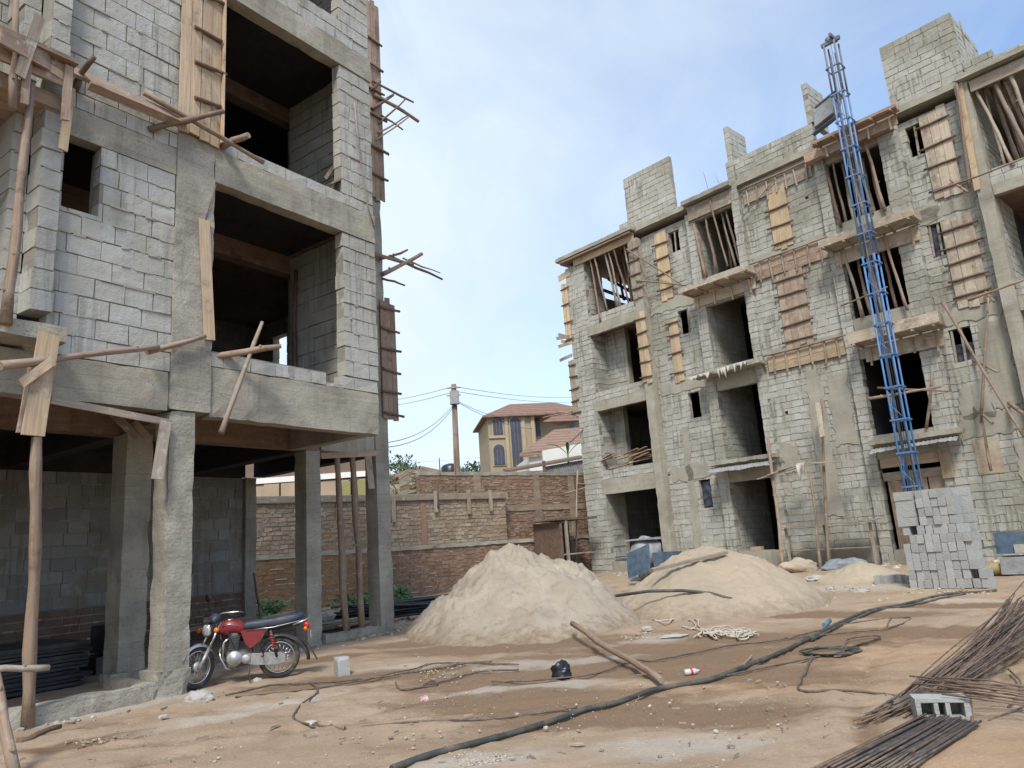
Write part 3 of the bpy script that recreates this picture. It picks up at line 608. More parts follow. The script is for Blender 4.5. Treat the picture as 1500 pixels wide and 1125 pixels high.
for (l, r_, lab, mm, hh) in (((1202, 362), (1338, 318), 'upper balcony formwork behind the blue hoist', 'plkP', .26), ((1246, 505), (1374, 472), 'middle balcony formwork behind the blue hoist', 'plkP', .34)):
    p, q = Rl(*l, -.7), Rl(*r_, -.7); tray(p[0], q[0], -.7, -.03, (p[1] + q[1]) / 2, hh, lab, mm, 'plkG', .45)
p, q = Rl(1190, 208, -.75), Rl(1312, 162, -.75)
tray(p[0], q[0], -.75, -.4, (p[1] + q[1]) / 2, .1, 'reddish roof edge formwork behind the top of the hoist', 'plkR', 'plkR', .3)
rbox('roof_formwork', 11.6, 14.4, -.36, -.02, 13.55, 13.9, 'plkR', sub=1, j=.004); rbox('roof_formwork', .6, 4.0, -.1, -.02, 13.62, 13.96, 'plk', sub=1, j=.004); rbox('roof_formwork', 6.7, 8.6, -.1, -.02, 13.4, 13.95, 'plkG', sub=1, j=.004); rbox('roof_formwork', 16.6, 19.4, -.1, -.02, 13.62, 13.96, 'plkG', sub=1, j=.004)
# cast balcony slabs
def rag(F, pts, hang, label, name, m, seg=40, cat='sheet'):
    mb = MB(); P = []; g = []; a, b = V(pts[0]), V(pts[1]); L = (b - a).length
    for i in range(seg + 1):
        k = i / seg; c = a + (b - a) * k; hz = hang * max(.08, .5 + 1.5 * NZ.noise(V((k * 7 + a.x, 3, a.z)))) * (1 + .3 * U(-1, 1)); wv = NZ.noise(V((k * 9, a.x, 1))) * .06
        for kk in (0, .5, 1): P.append(c - bR * (.03 + .10 * kk + wv * kk) - UP * hz * kk); g.append((L * k, kk * hang, 0))
    fs = [(i * 3 + z, i * 3 + 3 + z, i * 3 + 4 + z, i * 3 + 1 + z) for i in range(seg) for z in (0, 1)]
    mb.raw(P, fs, g, .5, True); o = mb.obj(name, m, None, label, cat); sm = o.modifiers.new('s', 'SOLIDIFY'); sm.thickness = .006; return o
def awning(a, b, dep, drop, label, m='zinc', seg=60, name='sheet_awning', cat='sheet'):
    """bent corrugated sheet lying out from a balcony edge"""
    a, b = V(a), V(b); o = U(0, 99); P = []; g = []; L = (b - a).length
    for i in range(seg + 1):
        k = i / seg; c = a + (b - a) * k; dd = dep * (1 + .25 * NZ.noise(V((k * 4, o, 0)))) ; dz = drop * (1 + .5 * NZ.noise(V((k * 3, o, 5)))) + .03 * NZ.noise(V((k * 14, o, 2)))
        for q in (0, .35, .7, 1): P.append(c - bR * dd * q - UP * (dz * q ** 1.3) + UP * .012 * math.sin(i * 2.1)); g.append((L * k, q, 0))
    mb = MB(); mb.raw(P, [(i * 4 + z, i * 4 + 4 + z, i * 4 + 5 + z, i * 4 + 1 + z) for i in range(seg) for z in (0, 1, 2)], g, .5, True); o_ = mb.obj(name, m, None, label, cat); sm = o_.modifiers.new('s', 'SOLIDIFY'); sm.thickness = .006; return o_
M['zinc'] = m_plain('dull zinc sheet', (.30, .305, .32), .5, .2, .3, 6, dirt=(.2, .18, .16)); M['cloth'] = m_plain('whitish rag', (.42, .40, .36), .9, 0, .3, 8, dirt=(.25, .22, .18))
for l, r_, lab, z in (((1012, 560), (1112, 530), 'second', 0), ((1037, 688), (1133, 668), 'first', 1)):
    p, q = Rl(*l, -.55), Rl(*r_, -.55); zt = (p[1] + q[1]) / 2
    rbox('balcony_slab', p[0], q[0], -.55, -.0, zt + .04, zt + .18, 'concC', j=.02, sub=.12)
    if z: awning(FR(p[0] + .05, -.35, zt - .01), FR(q[0] - .02, -.35, zt - .03), .42, .2, 'bent grey metal sheet under the first floor balcony edge, left of the scaffold poles')
    else:
        for i, (f0, f1, h_) in enumerate(((.0, .36, .2), (.42, .6, .32), (.66, .86, .24))): rag(FR, (FR(p[0] + (q[0] - p[0]) * f0, -.56, zt + .12 + .1 * f0), FR(p[0] + (q[0] - p[0]) * f1, -.56, zt + .12 + .1 * f1)), h_, f'torn cement paper hanging from the second floor balcony edge, {ORD[i]} piece', 'paper_scrap', 'cloth', 14, 'paper')
p, q = Rl(1272, 656, -.5), Rl(1408, 633, -.5); zt = (p[1] + q[1]) / 2 - .02
rbox('balcony_slab', p[0], q[0], -.5, -.0, zt + .05, zt + .2, 'concC', j=.02, sub=.12)
awning(FR(p[0] + .05, -.3, zt - .03), FR(q[0] - .1, -.3, zt + .0), .4, .16, 'bent grey metal sheet under the balcony over the brown hoarding')
# props
def props(lst, where, y0=.25, rr=.045, grp=None):
    lst = sorted(lst)
    for i, (xb, xt, zb, zt, yb) in enumerate(lst):
        pole(FR(xb, yb, zb), FR(xt, yb + U(-.1, .1), zt), rr * U(.8, 1.15), f'prop in {where}, {ORD[min(i, 13)]} from the left', grp or f'timber props in {where}', rnd.choice(['pole', 'pole', 'plkG', 'poleB']), j=.035, name='timber_prop', cat='prop', n=7)
w = 'the top corner opening of the right building'
props([(1.25, 1.3, 10.7, 13.9, .5), (1.45, 1.35, 10.7, 13.9, .3), (1.75, 1.5, 10.7, 13.9, -.0), (1.95, 1.9, 10.7, 13.9, .9), (2.2, 1.75, 11.1, 13.98, -.02), (2.45, 2.1, 11.1, 13.98, .6), (2.9, 2.5, 11.1, 13.98, .05), (2.95, 2.65, 10.7, 13.9, .9), (3.35, 2.85, 11.1, 13.98, .02), (3.45, 3.2, 10.7, 13.9, 1.2), (3.6, 3.35, 11.1, 13.98, .1), (3.7, 3.5, 11.1, 13.98, .4), (2.7, 2.3, 11.1, 13.98, .1), (3.15, 3.0, 11.1, 13.9, .5)], w)
w = 'the top opening above the timber balcony tray'
props([(7.1, 6.75, 11.0, 13.98, -.05), (7.55, 7.35, 11.1, 13.98, .0), (7.35, 7.15, 11.1, 13.9, .4), (7.75, 7.65, 11.1, 13.9, .8), (8.05, 7.75, 11.1, 13.98, -.04), (8.2, 7.85, 11.1, 13.9, .3), (8.35, 8.25, 11.1, 13.9, .9), (8.45, 8.3, 11.1, 13.9, .5), (8.5, 8.15, 11.1, 13.98, .05), (6.95, 6.85, 11.1, 13.9, .3)], w, rr=.05)
w = 'the top opening behind the blue hoist'
props([(12.3, 12.1, 11.0, 13.8, -.05), (12.55, 12.45, 11.1, 13.7, .4), (12.75, 12.7, 11.1, 13.7, .9), (13.3, 13.1, 11.1, 13.8, .0), (13.45, 13.3, 11.1, 13.7, .5), (13.7, 13.5, 11.0, 13.8, -.1), (12.95, 12.85, 11.1, 13.7, .2), (13.15, 13.05, 11.1, 13.7, .6), (12.4, 12.3, 11.1, 13.7, .15)], w, rr=.055)
w = 'the third floor opening behind the blue hoist'
props([(12.45, 12.2, 7.9, 10.6, -.02), (12.6, 12.5, 7.9, 10.3, .3), (12.75, 12.7, 7.9, 10.3, .8), (13.8, 13.55, 7.7, 10.6, -.15), (12.95, 12.9, 7.9, 10.2, .2), (13.3, 13.25, 7.9, 10.2, .5)], w, rr=.055)
w = 'the top right opening of the right building'
props([(17.15, 16.65, 11.0, 13.9, .0), (17.2, 16.95, 11.1, 13.9, .7), (17.45, 17.3, 10.7, 13.9, .3), (17.6, 17.15, 11.1, 13.9, .05), (17.9, 17.55, 11.1, 13.9, .1), (18.1, 17.9, 11.1, 13.9, .6), (16.9, 16.8, 11.1, 13.9, .4), (17.75, 17.35, 11.1, 13.9, .25), (17.3, 17.1, 10.7, 13.9, .9)], w, rr=.06)
def Rpole(p, q, o1, o2, r, label, group=None, m='pole', j=.02, **k): return pole(Rw(*p, o1), Rw(*q, o2), r, label, group, m, j=j, **k)
def Rplank(p, q, o1, o2, w_, t, wd, label, m='plk', cat='plank', name='plank', group=None): return MB().plank(Rw(*p, o1), Rw(*q, o2), wd, w_, t).obj(name, m, None, label, cat, group)
for a in [((918, 365), (1000, 418), -.3, .1, .035, 'thin pole slanting down right from the propped corner loggia'), ((932, 411), (1004, 418), -.2, .1, .035, 'nearly level pole under the yellow board strip'),
          ((942, 433), (968, 438), -.2, .1, .025, 'short twig pole beside the corner loggia sill'), ((1078, 330), (1135, 262), .0, .0, .02, 'thin stick slanting up the wall below the parapet'),
          ((1232, 448), (1300, 420), -.3, -.3, .03, 'level pole tied behind the hoist across the third floor opening'), ((1272, 584), (1378, 566), -1.2, -.3, .045, 'pole laid through the hoist at the first floor opening'),
          ((1285, 568), (1390, 573), -.6, -.5, .035, 'upper cross pole behind the hoist at the first floor opening'), ((1357, 628), (1366, 545), -.2, -.1, .05, 'brown prop leaning in the right of the first floor opening'),
          ((1312, 636), (1302, 575), .1, .1, .045, 'short prop in the left of the first floor opening'), ((1366, 282), (1500, 232), -.5, -.5, .035, 'long guard pole across the top right loggia'),
          ((1418, 440), (1500, 410), -.5, -.5, .04, 'guard pole across the lower right loggia'), ((1392, 263), (1418, 282), .1, -.7, .035, 'short stub pole carrying the upper guard pole'), ((1444, 428), (1456, 442), .1, -.7, .05, 'dark stub pole carrying the lower guard pole'),
          ((1437, 620), (1448, 436), -.3, -.6, .04, 'upper part of the long prop pole right of the plastic window'), ((1452, 690), (1438, 612), -.35, -.3, .04, 'lower part of the prop pole before the blocked window'),
          ((1380, 442), (1500, 640), -.5, -1.2, .045, 'long scaffold pole slanting down across the right end of the building'), ((1426, 528), (1462, 545), .2, -.8, .045, 'stub pole poking out below the plastic window'), ((1428, 597), (1454, 620), .2, -.8, .05, 'stub pole poking out above the blocked window'),
          ((1478, 590), (1500, 606), .1, -.7, .06, 'thick stub pole at the right edge of the picture'), ((1420, 275), (1401, 118), -.2, -.25, .05, 'upright pole standing by the column below the roof tower'), ((1040, 285), (1030, 252), .3, .3, .012, 'thin starter bar standing on the roof beside the parapet')]:
    Rpole(*a)
for i in range(3): MB().tube(crook(FR(7.9 + .08 * i, .6, 14.15), FR(7.72 + .1 * i, .6, 14.85 + .3 * (i == 0)), 3, .02), .011).obj('starter_bar', 'zinc', None, 'one of three steel starter bars sticking up from the roof', 'rebar', 'steel starter bars on the roof')
Rplank((1432, 278), (1405, 122), -.16, -.16, .16, .03, aR, 'tall narrow board nailed on the column below the roof tower', 'plk')
MB().tube(crook(FR(16.5, 1.0, 14.2), FR(16.52, 1.0, 16.6), 4, .02), .025).obj('roof_pole', 'plkG', None, 'thin pole standing behind the roof tower', 'pole')
Rplank((818, 409), (835, 399), -.05, .0, .28, .03, UP, 'tan board end jutting left from the top corner', 'plk')
for i, (p, q) in enumerate([((815, 496), (840, 492)), ((818, 508), (842, 500)), ((822, 500), (845, 503)), ((820, 528), (838, 520)), ((818, 490), (843, 497))]): Rplank(p, q, -.5 + .2 * i, .1, .14, .03, UP, f'dark scaffold board stuck out at the left corner, {ORD[i]} of the bunch', 'plkG', group='boards at the left corner')
for i, (p, q) in enumerate([((795, 612), (850, 600)), ((798, 606), (848, 603)), ((815, 603), (852, 607)), ((835, 648), (860, 624)), ((846, 708), (862, 709)), ((826, 724), (858, 714))]): Rpole(p, q, -.4, .15, .035, f'bare stick sticking out low on the left corner, {ORD[i]} from the top', 'sticks at the left corner')
Rpole((843, 822), (846, 690), -.6, -.4, .04, 'tall thin pole standing at the left corner of the right building', m='plkG')
for i in range(18):
    x = U(1.2, 3.4); MB().plank(FR(x - .5, U(-.05, .3), 4.42 + .03 * i), FR(x + U(.3, .7), U(-.2, .3), 4.45 + .035 * i + U(-.05, .1)), bR, U(.1, .2), .025).obj('scrap_board', rnd.choice(['plkG', 'plk', 'plkR']), None, 'one scrap board in the untidy heap on the first floor loggia sill', 'board', 'scrap boards heaped on the first floor loggia sill')
# dark plastic sheets in small windows
M['plast'] = m_plain('dark plastic film', (.05, .06, .085), .3, 0, .6, 5, bump=.6)
def film(x0, x1, z0, z1, y, label):
    n = 12; P = []; g = []
    for i in range(n + 1):
        for k in range(n + 1):
            x = x0 + (x1 - x0) * i / n; z = z0 + (z1 - z0) * k / n; P.append(FR(x, y + NZ.noise(V((x * 6, z * 6, y))) * .05, z)); g.append((x, z, y))
    mb = MB(); mb.raw(P, [(i * (n + 1) + k, (i + 1) * (n + 1) + k, (i + 1) * (n + 1) + k + 1, i * (n + 1) + k + 1) for i in range(n) for k in range(n)], g, .5, True)
    o = mb.obj('plastic_sheet', 'plast', None, label, 'sheet'); sm = o.modifiers.new('s', 'SOLIDIFY'); sm.thickness = .004
film(14.67, 15.15, 9.16, 10.19, .36, 'dark plastic film filling the third floor small window'); film(14.67, 15.23, 5.89, 6.42, .36, 'dark plastic film over the lower half of the second floor small window'); film(5.5, 5.96, 2.48, 3.48, .4, 'crumpled dark film in the lowest small window')
for x, z0, z1 in ((14.92, 9.16, 10.2), (14.95, 5.88, 6.87), (14.7, 5.88, 6.87), (14.69, 9.2, 10.2), (14.85, 12.5, 13.5), (5.9, 9.1, 10.1), (5.75, 12.5, 13.4)): MB().plank(FR(x, .28, z0), FR(x + .03, .28, z1), aR, .06, .04).obj('window_strut', 'plkG', None, f'upright strut in the small window at {"left" if x < 8 else "right"}, {"top floor" if z0 > 12 else "third floor" if z0 > 9 else "second floor"}{" edge" if x in (14.7, 14.69) else ""}', 'strut')
# boarded ground floor opening
T = thing('timber_hoarding', 'brown timber hoarding closing the ground floor opening behind the block stack', 'hoarding', FR(13, .1, .7))
mb = MB()
for x0, x1, mm in ((12.25, 12.75, 0), (12.8, 13.35, 0), (13.4, 13.85, 0)): mb.plank(FR((x0 + x1) / 2, .12, .6), FR((x0 + x1) / 2, .12, 2.75), aR, x1 - x0, .025)
mb.obj('board_panel', 'plkR', T); MB().plank(FR(12.15, .09, 2.83), FR(13.9, .09, 2.83), UP, .25, .03).obj('top_rail', 'plkG', T); MB().plank(FR(12.15, .05, 3.25), FR(14.1, .05, 3.25), UP, .3, .03).obj('head_board', 'plk', T)
MB().plank(FR(12.78, .07, .6), FR(12.72, .07, 3.2), aR, .07, .05).obj('post', 'plkG', T); MB().plank(FR(14.0, -.05, 2.6), FR(14.0, -.05, 3.4), aR, .3, .03).obj('side_board', 'plk', T)
# low scaffold bench and awning of boards along the wall
T = thing('work_platform', 'low scaffold platform of boards along the base of the right building', 'platform', FR(10.6, -.6, .6))
for i in range(3): MB().plank(FR(8.95 + .3 * i, -.75 + .2 * i, 1.55), FR(12.0, -.75 + .2 * i, 1.57 + .02 * i), bR, .19, .03).obj('deck_board', 'plkG', T)
for i in range(2): MB().plank(FR(9.0, -.3 - .2 * i, .78 + .02 * i), FR(11.9, -.3 - .2 * i, .8), bR, .18, .03).obj('deck_board', 'plkG', T)
for x in (9.1, 10.4, 11.8): MB().plank(FR(x, -.6, .1), FR(x, -.6, 1.53), aR, .08, .05).obj('leg', 'plkG', T)
Rpole((1148, 842), (1124, 638), -1.6, -.5, .06, 'prop pole leaning at the left end of the board awning', 'scaffold poles before the right building', j=.04); Rpole((1203, 838), (1186, 690), -1.3, -.9, .05, 'short scaffold pole below the hanging rag', 'scaffold poles before the right building', j=.03); Rpole((1214, 830), (1203, 585), -1.0, -.4, .055, 'tallest scaffold pole before the flat wall', 'scaffold poles before the right building', j=.04)
for i, (p, q) in enumerate([((1110, 702), (1172, 683)), ((1125, 696), (1180, 678)), ((1140, 690), (1182, 677)), ((1180, 679), (1255, 674)), ((1205, 640), (1198, 590))]): Rplank(p, q, -1.0, -.8 + .1 * i, .16, .03, bR if i < 4 else aR, f'rough board of the awning over the ground floor, {ORD[i]} from the left', 'plkG', group='awning boards')
rag(FR, (Rw(1168, 679, -.95), Rw(1180, 677, -.95)), .55, 'pale rag hanging from the end of the board awning', 'rag', 'cloth', 8, 'rag')
# ================================================================== GROUND
def grown(a, b, st, lo, hi):
    c = [a + (b - a) * i / round((b - a) / st) for i in range(round((b - a) / st) + 1)]; s = st; x = b; up = []
    while x < hi: s *= 1.35; x += s; up.append(x)
    s = st; x = a; dn = []
    while x > lo: s *= 1.35; x -= s; dn.append(x)
    return dn[::-1] + c + up
XS = grown(-9, 12, .075, -500, 500); YS = grown(3.5, 24, .075, -200, 900)
def ell(x, y, cx, cy, rx, ry, ang=0):
    c, s_ = math.cos(ang), math.sin(ang); dx, dy = x - cx, y - cy
    return max(0., 1 - math.hypot((dx * c + dy * s_) / rx, (-dx * s_ + dy * c) / ry))
def blob(px, py, rx, ry, ang=0.): p = G(px, py); return (p.x, p.y, rx, ry, ang)
WET = [blob(800, 1025, 2.2, 1.0, -.2), blob(1000, 1040, 1.6, .8, -.4), blob(1060, 985, 2.2, .9, -.6), blob(1230, 900, 2.4, .7, -.7), blob(790, 985, 2.2, 1.5), blob(980, 960, 3.0, 1.7, -.5), blob(760, 945, 3.2, .9, -.1), blob(1130, 935, 2.6, .9, -.7), blob(1330, 925, 2.2, .9, -.6), blob(480, 965, 1.1, .5, .5), blob(560, 990, 2.2, .6, .2), blob(130, 1085, .8, .22, .7), blob(1450, 885, 2.2, .8, -.7), blob(880, 1040, 1.8, .6, .4), blob(640, 940, 2, .7, 0)]
GREY = [blob(820, 968, 1.6, .5, .1), blob(760, 1005, 1.3, .22, .2), blob(850, 1000, .6, .3), blob(1250, 860, 3.2, 1.2, -.75), blob(700, 1115, .8, .35, .2), blob(160, 1040, 1.8, .5, .85), blob(370, 1040, 1.6, .4, .7), blob(960, 935, .8, .5), blob(600, 975, 1.2, .25, .3), blob(1400, 880, 1.5, .4, -.7), blob(1000, 1090, 1.0, .5)]
ORG = [blob(1440, 880, 2.4, 1.1, -.7), blob(1300, 960, 2.6, 1.3, -.6), blob(1350, 930, 2.6, 1., -.7), blob(1480, 1110, 1.3, 1.), blob(520, 965, .9, .45, .4), blob(1150, 1000, 1.6, .8, -.5)]
RUT = [(14.0, 2.0, 11.6, 1), (-16, 22, 19.5, 1), (2.0, -14.0, 22.5, 1)]
P = []; wet = []; gry = []; org = []
for y in YS:
    for x in XS:
        z = hgt(x, y); d = math.hypot(x, y)
        w = max(ell(x, y, *e) for e in WET); g_ = max(ell(x, y, *e) for e in GREY); o_ = max(ell(x, y, *e) for e in ORG)
        if d < 45:
            z += NZ.noise(V((x * .5, y * .5, 3))) * .035 + NZ.noise(V((x * 1.7, y * 1.7, 9))) * .016 - min(.02, w * .03)
            if d < 26:
                z += NZ.noise(V((x * 5, y * 5, 1))) * .009 + abs(NZ.noise(V((x * 3.1, y * 3.1, 4)))) * .022 - .012 * max(0, NZ.noise(V((x * 9, y * 9, 7)))) * 2
                for rx, ry, rr_, s_ in RUT:
                    e = math.hypot(x - rx, y - ry) - rr_
                    for off in (-.62, .62):
                        t = abs(e - off)
                        if t < .3: q_ = math.exp(-(t / .11) ** 2); z -= .022 * q_ * (1 + .5 * math.sin(math.atan2(y - ry, x - rx) * rr_ * 22)); z += .012 * math.exp(-((t - .2) / .07) ** 2); w = max(w, .30 * q_ * (.6 + NZ.noise(V((x, y, 2)))))
            q = V((x, y, 0)) - PL; u, v = q.dot(aL), q.dot(bL)
            z -= .012 * math.exp(-((v + 1.9) / .25) ** 2) + .012 * math.exp(-((v + 3.3) / .25) ** 2)
        P.append(V((x, y, z))); wet.append(w); gry.append(g_); org.append(o_)
nx = len(XS); fs = [(j * nx + i, j * nx + i + 1, (j + 1) * nx + i + 1, (j + 1) * nx + i) for j in range(len(YS) - 1) for i in range(nx - 1)]
m, nt, b = mat('packed earth'); N = NB(nt); pos = N.n('NewGeometry').outputs['Position']
n1 = N.noise(pos, .7, 6, .6); n2 = N.noise(pos, 5, 6, .65); n3 = N.noise(pos, 40, 4, .7); ns = N.noise(N.vmul(pos, (1, 1.9, 1)), 1.1, 5, .6, .6)
c = N.mix(N.ramp(n1, .32, .68), rgb(.27, .20, .137), rgb(.38, .29, .207))
wm = N.ramp(N.math('ADD', N.attr('wet'), N.math('ADD', N.math('MULTIPLY', N.math('SUBTRACT', ns, .5), 1.1), N.math('MULTIPLY', N.math('SUBTRACT', n2, .5), .5))), .06, .42)
c = N.mix(N.math('MULTIPLY', N.ramp(ns, .5, .68), .45), c, rgb(.28, .195, .125))
om = N.ramp(N.math('ADD', N.attr('org'), N.math('MULTIPLY', N.math('SUBTRACT', n1, .5), 1.2)), .1, .6); c = N.mix(N.math('MULTIPLY', om, .5), c, rgb(.35, .215, .115))
c = N.mix(N.math('MULTIPLY', wm, .92), c, rgb(.175, .112, .066))
gm = N.ramp(N.math('ADD', N.attr('grey'), N.math('ADD', N.math('MULTIPLY', N.math('SUBTRACT', n2, .5), .9), N.math('MULTIPLY', N.math('SUBTRACT', ns, .5), .8))), .15, .55); c = N.mix(N.math('MULTIPLY', gm, .7), c, rgb(.38, .345, .295))
c = N.mix(N.ramp(n3, .48, .8, 0, .5), c, rgb(.2, .14, .095)); c = N.mix(N.ramp(n3, .42, .25, 0, .35), c, rgb(.58, .49, .39))
sp = N.n('TexVoronoi', {'Vector': pos, 'Scale': 26.}); c = N.mix(N.math('MULTIPLY', N.ramp(sp.outputs['Distance'], .16, .1), N.ramp(n2, .52, .62)), c, rgb(.5, .45, .38))
N.set(b, 'Base Color', c); N.set(b, 'Roughness', N.ramp(wm, 0, 1, .97, .72)); b.inputs['Specular IOR Level'].default_value = .25
N.bump(b, N.math('ADD', N.math('ADD', n2, N.math('MULTIPLY', n3, .35)), N.math('MULTIPLY', ns, .6)), .6, .03)
me = bpy.data.meshes.new('ground'); go = bpy.data.objects.new('ground', me); COL.objects.link(go); me.from_pydata([tuple(p) for p in P], [], fs)
for k, a in (('wet', wet), ('grey', gry), ('org', org)): at = me.attributes.new(k, 'FLOAT', 'POINT'); at.data.foreach_set('value', a)
me.polygons.foreach_set('use_smooth', [True] * len(fs)); me.update(); me.materials.append(m); tag(go, kind='structure')
# ------------------------------------------------------------------ heaps
def m_sand(name, a, bb, dk, wetc, st=.8):
    m, nt, b = mat(name); N = NB(nt); p = N.n('NewGeometry').outputs['Position']
    n1 = N.noise(p, 1.1, 5); n2 = N.noise(p, 6, 6, .7); n3 = N.noise(p, 70, 3, .7)
    c = N.mix(N.ramp(n1, .35, .65), rgb(*a), rgb(*bb)); c = N.mix(N.math('MULTIPLY', N.ramp(n2, .52, .72), .65), c, rgb(*dk))
    w = N.ramp(N.math('ADD', N.attr('rv'), N.math('MULTIPLY', N.math('SUBTRACT', n2, .5), .7)), .68, .92); c = N.mix(w, c, rgb(*wetc))
    c = N.mix(N.ramp(n3, .5, .8, 0, .35), c, rgb(*[q * .6 for q in dk])); N.set(b, 'Base Color', c); b.inputs['Roughness'].default_value = .96
    N.bump(b, N.math('ADD', n2, N.math('MULTIPLY', n3, .25)), st, .04); return m
def heap(name, label, cat, cx, cy, rx, ry, H, ridge, ang, m, lump=.08, seed=0., nr=56, na=150, pw=1.0, cut=.0, flat=0.):
    P = []; fs = []; rv = []; g = []; c, s_ = math.cos(ang), math.sin(ang); so = V((seed * 13.1, seed * 7.7, seed))
    for i in range(nr + 1):
        for k in range(na):
            t = i / nr * 1.14; an = 6.28318 * k / na; irr = 1 + .10 * NZ.noise(so + V((math.cos(an) * 1.3, math.sin(an) * 1.3, 0))) + .05 * NZ.noise(so + V((math.cos(an) * 5, math.sin(an) * 5, 4)))
            lx = (math.cos(an) * t * rx + (1 - t) * ridge * math.tanh(math.cos(an) * 2.5) * min(1, t * 3)) * irr; ly = math.sin(an) * t * ry * irr
            x, y = cx + lx * c - ly * s_, cy + lx * s_ + ly * c
            q = max(0, 1 - t); prof = max(0., 1.11 - math.sqrt(t * t + .0121)) ** pw
            if flat: prof = min(prof, 1 - flat * (1 - min(1, t * 4)))
            w = V((x, y, 0)); ed = min(1, q * 4)
            z = hgt(x, y) + H * prof + ed * (NZ.noise(w * 1.1 + so) * lump * 1.5 + abs(NZ.noise(w * 3.1 + so)) * lump * 1.3 + NZ.noise(w * 8 + so) * lump * .6 + abs(NZ.noise(w * 17 + so)) * lump * .45) - .9 * max(0, t - 1) - .03
            P.append(V((x, y, z))); rv.append(min(1, max(0, t - .18 * (math.sin(an + cut) < 0)))); g.append((x, y, z))
    for i in range(nr):
        for k in range(na): fs.append((i * na + k, i * na + (k + 1) % na, (i + 1) * na + (k + 1) % na, (i + 1) * na + k))
    mb = MB(); mb.raw(P, fs, g, rv, True); return mb.obj(name, m, None, label, cat, loc=(cx, cy, hgt(cx, cy)))
M['sandA'] = m_sand('pale lake sand', (.305, .258, .202), (.385, .332, .266), (.22, .185, .145), (.21, .15, .095)); M['sandB'] = m_sand('yellow sand', (.32, .265, .195), (.38, .305, .22), (.26, .22, .17), (.225, .175, .12), .6); M['sandC'] = m_sand('grey dirt', (.36, .30, .225), (.42, .35, .26), (.3, .24, .17), (.34, .27, .18))
heap('sand_pile', 'pale lumpy sand heap between the two buildings, whitest one', 'sand heap', -.08, 15.9, 2.4, 3.3, 1.38, .55, 0, 'sandA', .15, 1, pw=1.12)
heap('sand_pile', 'smooth yellowish sand heap before the right building, right of the pale lumpy one', 'sand heap', 4.1, 16.9, 2.25, 3.0, 1.22, .5, -.1, 'sandB', .06, 2, pw=1.0)
p = G(1288, 852); heap('dirt_pile', 'small low dirt heap just left of the block stack', 'dirt heap', p.x, p.y + .9, 1.1, .9, .42, .1, -.7, 'sandC', .05, 3, 24, 60)
# ------------------------------------------------------------------ stones, gravel
def rock(mb, c, r, sq=.6):
    bm = bmesh.new(); bmesh.ops.create_icosphere(bm, subdivisions=1, radius=1); o = V((U(0, 99), U(0, 99), U(0, 99))); rot = Matrix.Rotation(U(0, 6), 3, 'Z')
    sx, sy = U(.7, 1.3), U(.7, 1.2); P = []
    for v in bm.verts: q = v.co * (1 + .5 * NZ.noise(v.co * 1.3 + o)); P.append(V(c) + rot @ V((q.x * sx, q.y * sy, q.z * sq)) * r)
    mb.raw(P, [[v.index for v in f.verts] for f in bm.faces], [tuple(p) for p in P], rnd.random()); bm.free()
import bmesh
M['stone'] = m_block('pale stones', (.24, .19, .14), (.58, .52, .44), (.33, .26, .19), .4, 0.)
mb = MB()
for i in range(950):
    px, py = U(0, 1500), 1128 - abs(rnd.gauss(0, 95))
    if NZ.noise(V((px * .006, py * .012, 2))) + U(-.25, .25) < .02: continue
    if py < 900: continue
    p = G(px, py); rock(mb, p + V((0, 0, .002)), rnd.choice((.006, .008, .01, .012, .02)) * U(.6, 1.15))
for (cx, cy, n, sx, sy, r0, r1) in ((700, 1112, 320, 45, 10, .006, .014), (640, 985, 60, 60, 12, .008, .02), (1250, 868, 90, 70, 10, .02, .06), (560, 925, 70, 30, 8, .02, .06), (140, 1085, 60, 60, 7, .008, .02), (230, 1028, 40, 60, 6, .01, .025), (590, 905, 50, 15, 12, .03, .07), (940, 930, 60, 40, 8, .01, .03), (1400, 868, 80, 60, 6, .015, .04)):
    for i in range(n): p = G(cx + rnd.gauss(0, sx * .5), min(1124, cy + rnd.gauss(0, sy * .5))); rock(mb, p, U(r0, r1))
mb.obj('gravel', 'stone', kind='stuff', label='scattered pebbles and gravel on the bare earth', loc=(0, 0, 0))
for (x, y, r, lab) in ((881, 1099, .035, 'small white stone in the foreground below the hose'), (800, 1068, .03, 'flat pale stone against the black hose'), (637, 1032, .02, 'tiny pale stone near the crumpled red wrapper'), (240, 1052, .05, 'flat brown clod on the dusty ground left of the cloth bag'), (457, 1062, .03, 'pale stone beside the thin looped cable'), (376, 999, .07, 'rough stone under the motorbike engine'), (1182, 868, .16, 'grey broken lump left of the fallen blocks')):
    mb = MB(); rock(mb, G(x, y) + V((0, 0, r * .3)), r); mb.obj('stone', 'stone', None, lab, 'stone')
mb = MB()
for i in range(420):
    x = U(2, 17); y = -abs(rnd.gauss(.2, 1.0)) - .1; p = FR(x, y, 0); p.z = hgt(p.x, p.y); rock(mb, p, rnd.choice((.02, .03, .04, .06, .10)) * U(.7, 1.3))
for i in range(160): p = FL(U(-3.5, 5.5), -abs(rnd.gauss(0, .22)) - .08, 0); p = p + bL * (2.2 if (p - PL).dot(aL) > .2 else 0); p.z = hgt(p.x, p.y); rock(mb, p, rnd.choice((.012, .02, .03, .045)) * U(.7, 1.3))
mb.obj('rubble', 'stone', kind='stuff', label='broken concrete crumbs strewn along the foot of the buildings', loc=(0, 0, 0))
mb = MB()
for i in range(150):
    px, py = U(0, 1500), U(930, 1120); p = G(px, py) + V((0, 0, .014)); an = U(0, 6.28); L_ = U(.02, .09); mb.plank(p, p + V((math.cos(an), math.sin(an), U(-.05, .1))) * L_, UP, U(.006, .02), .006)
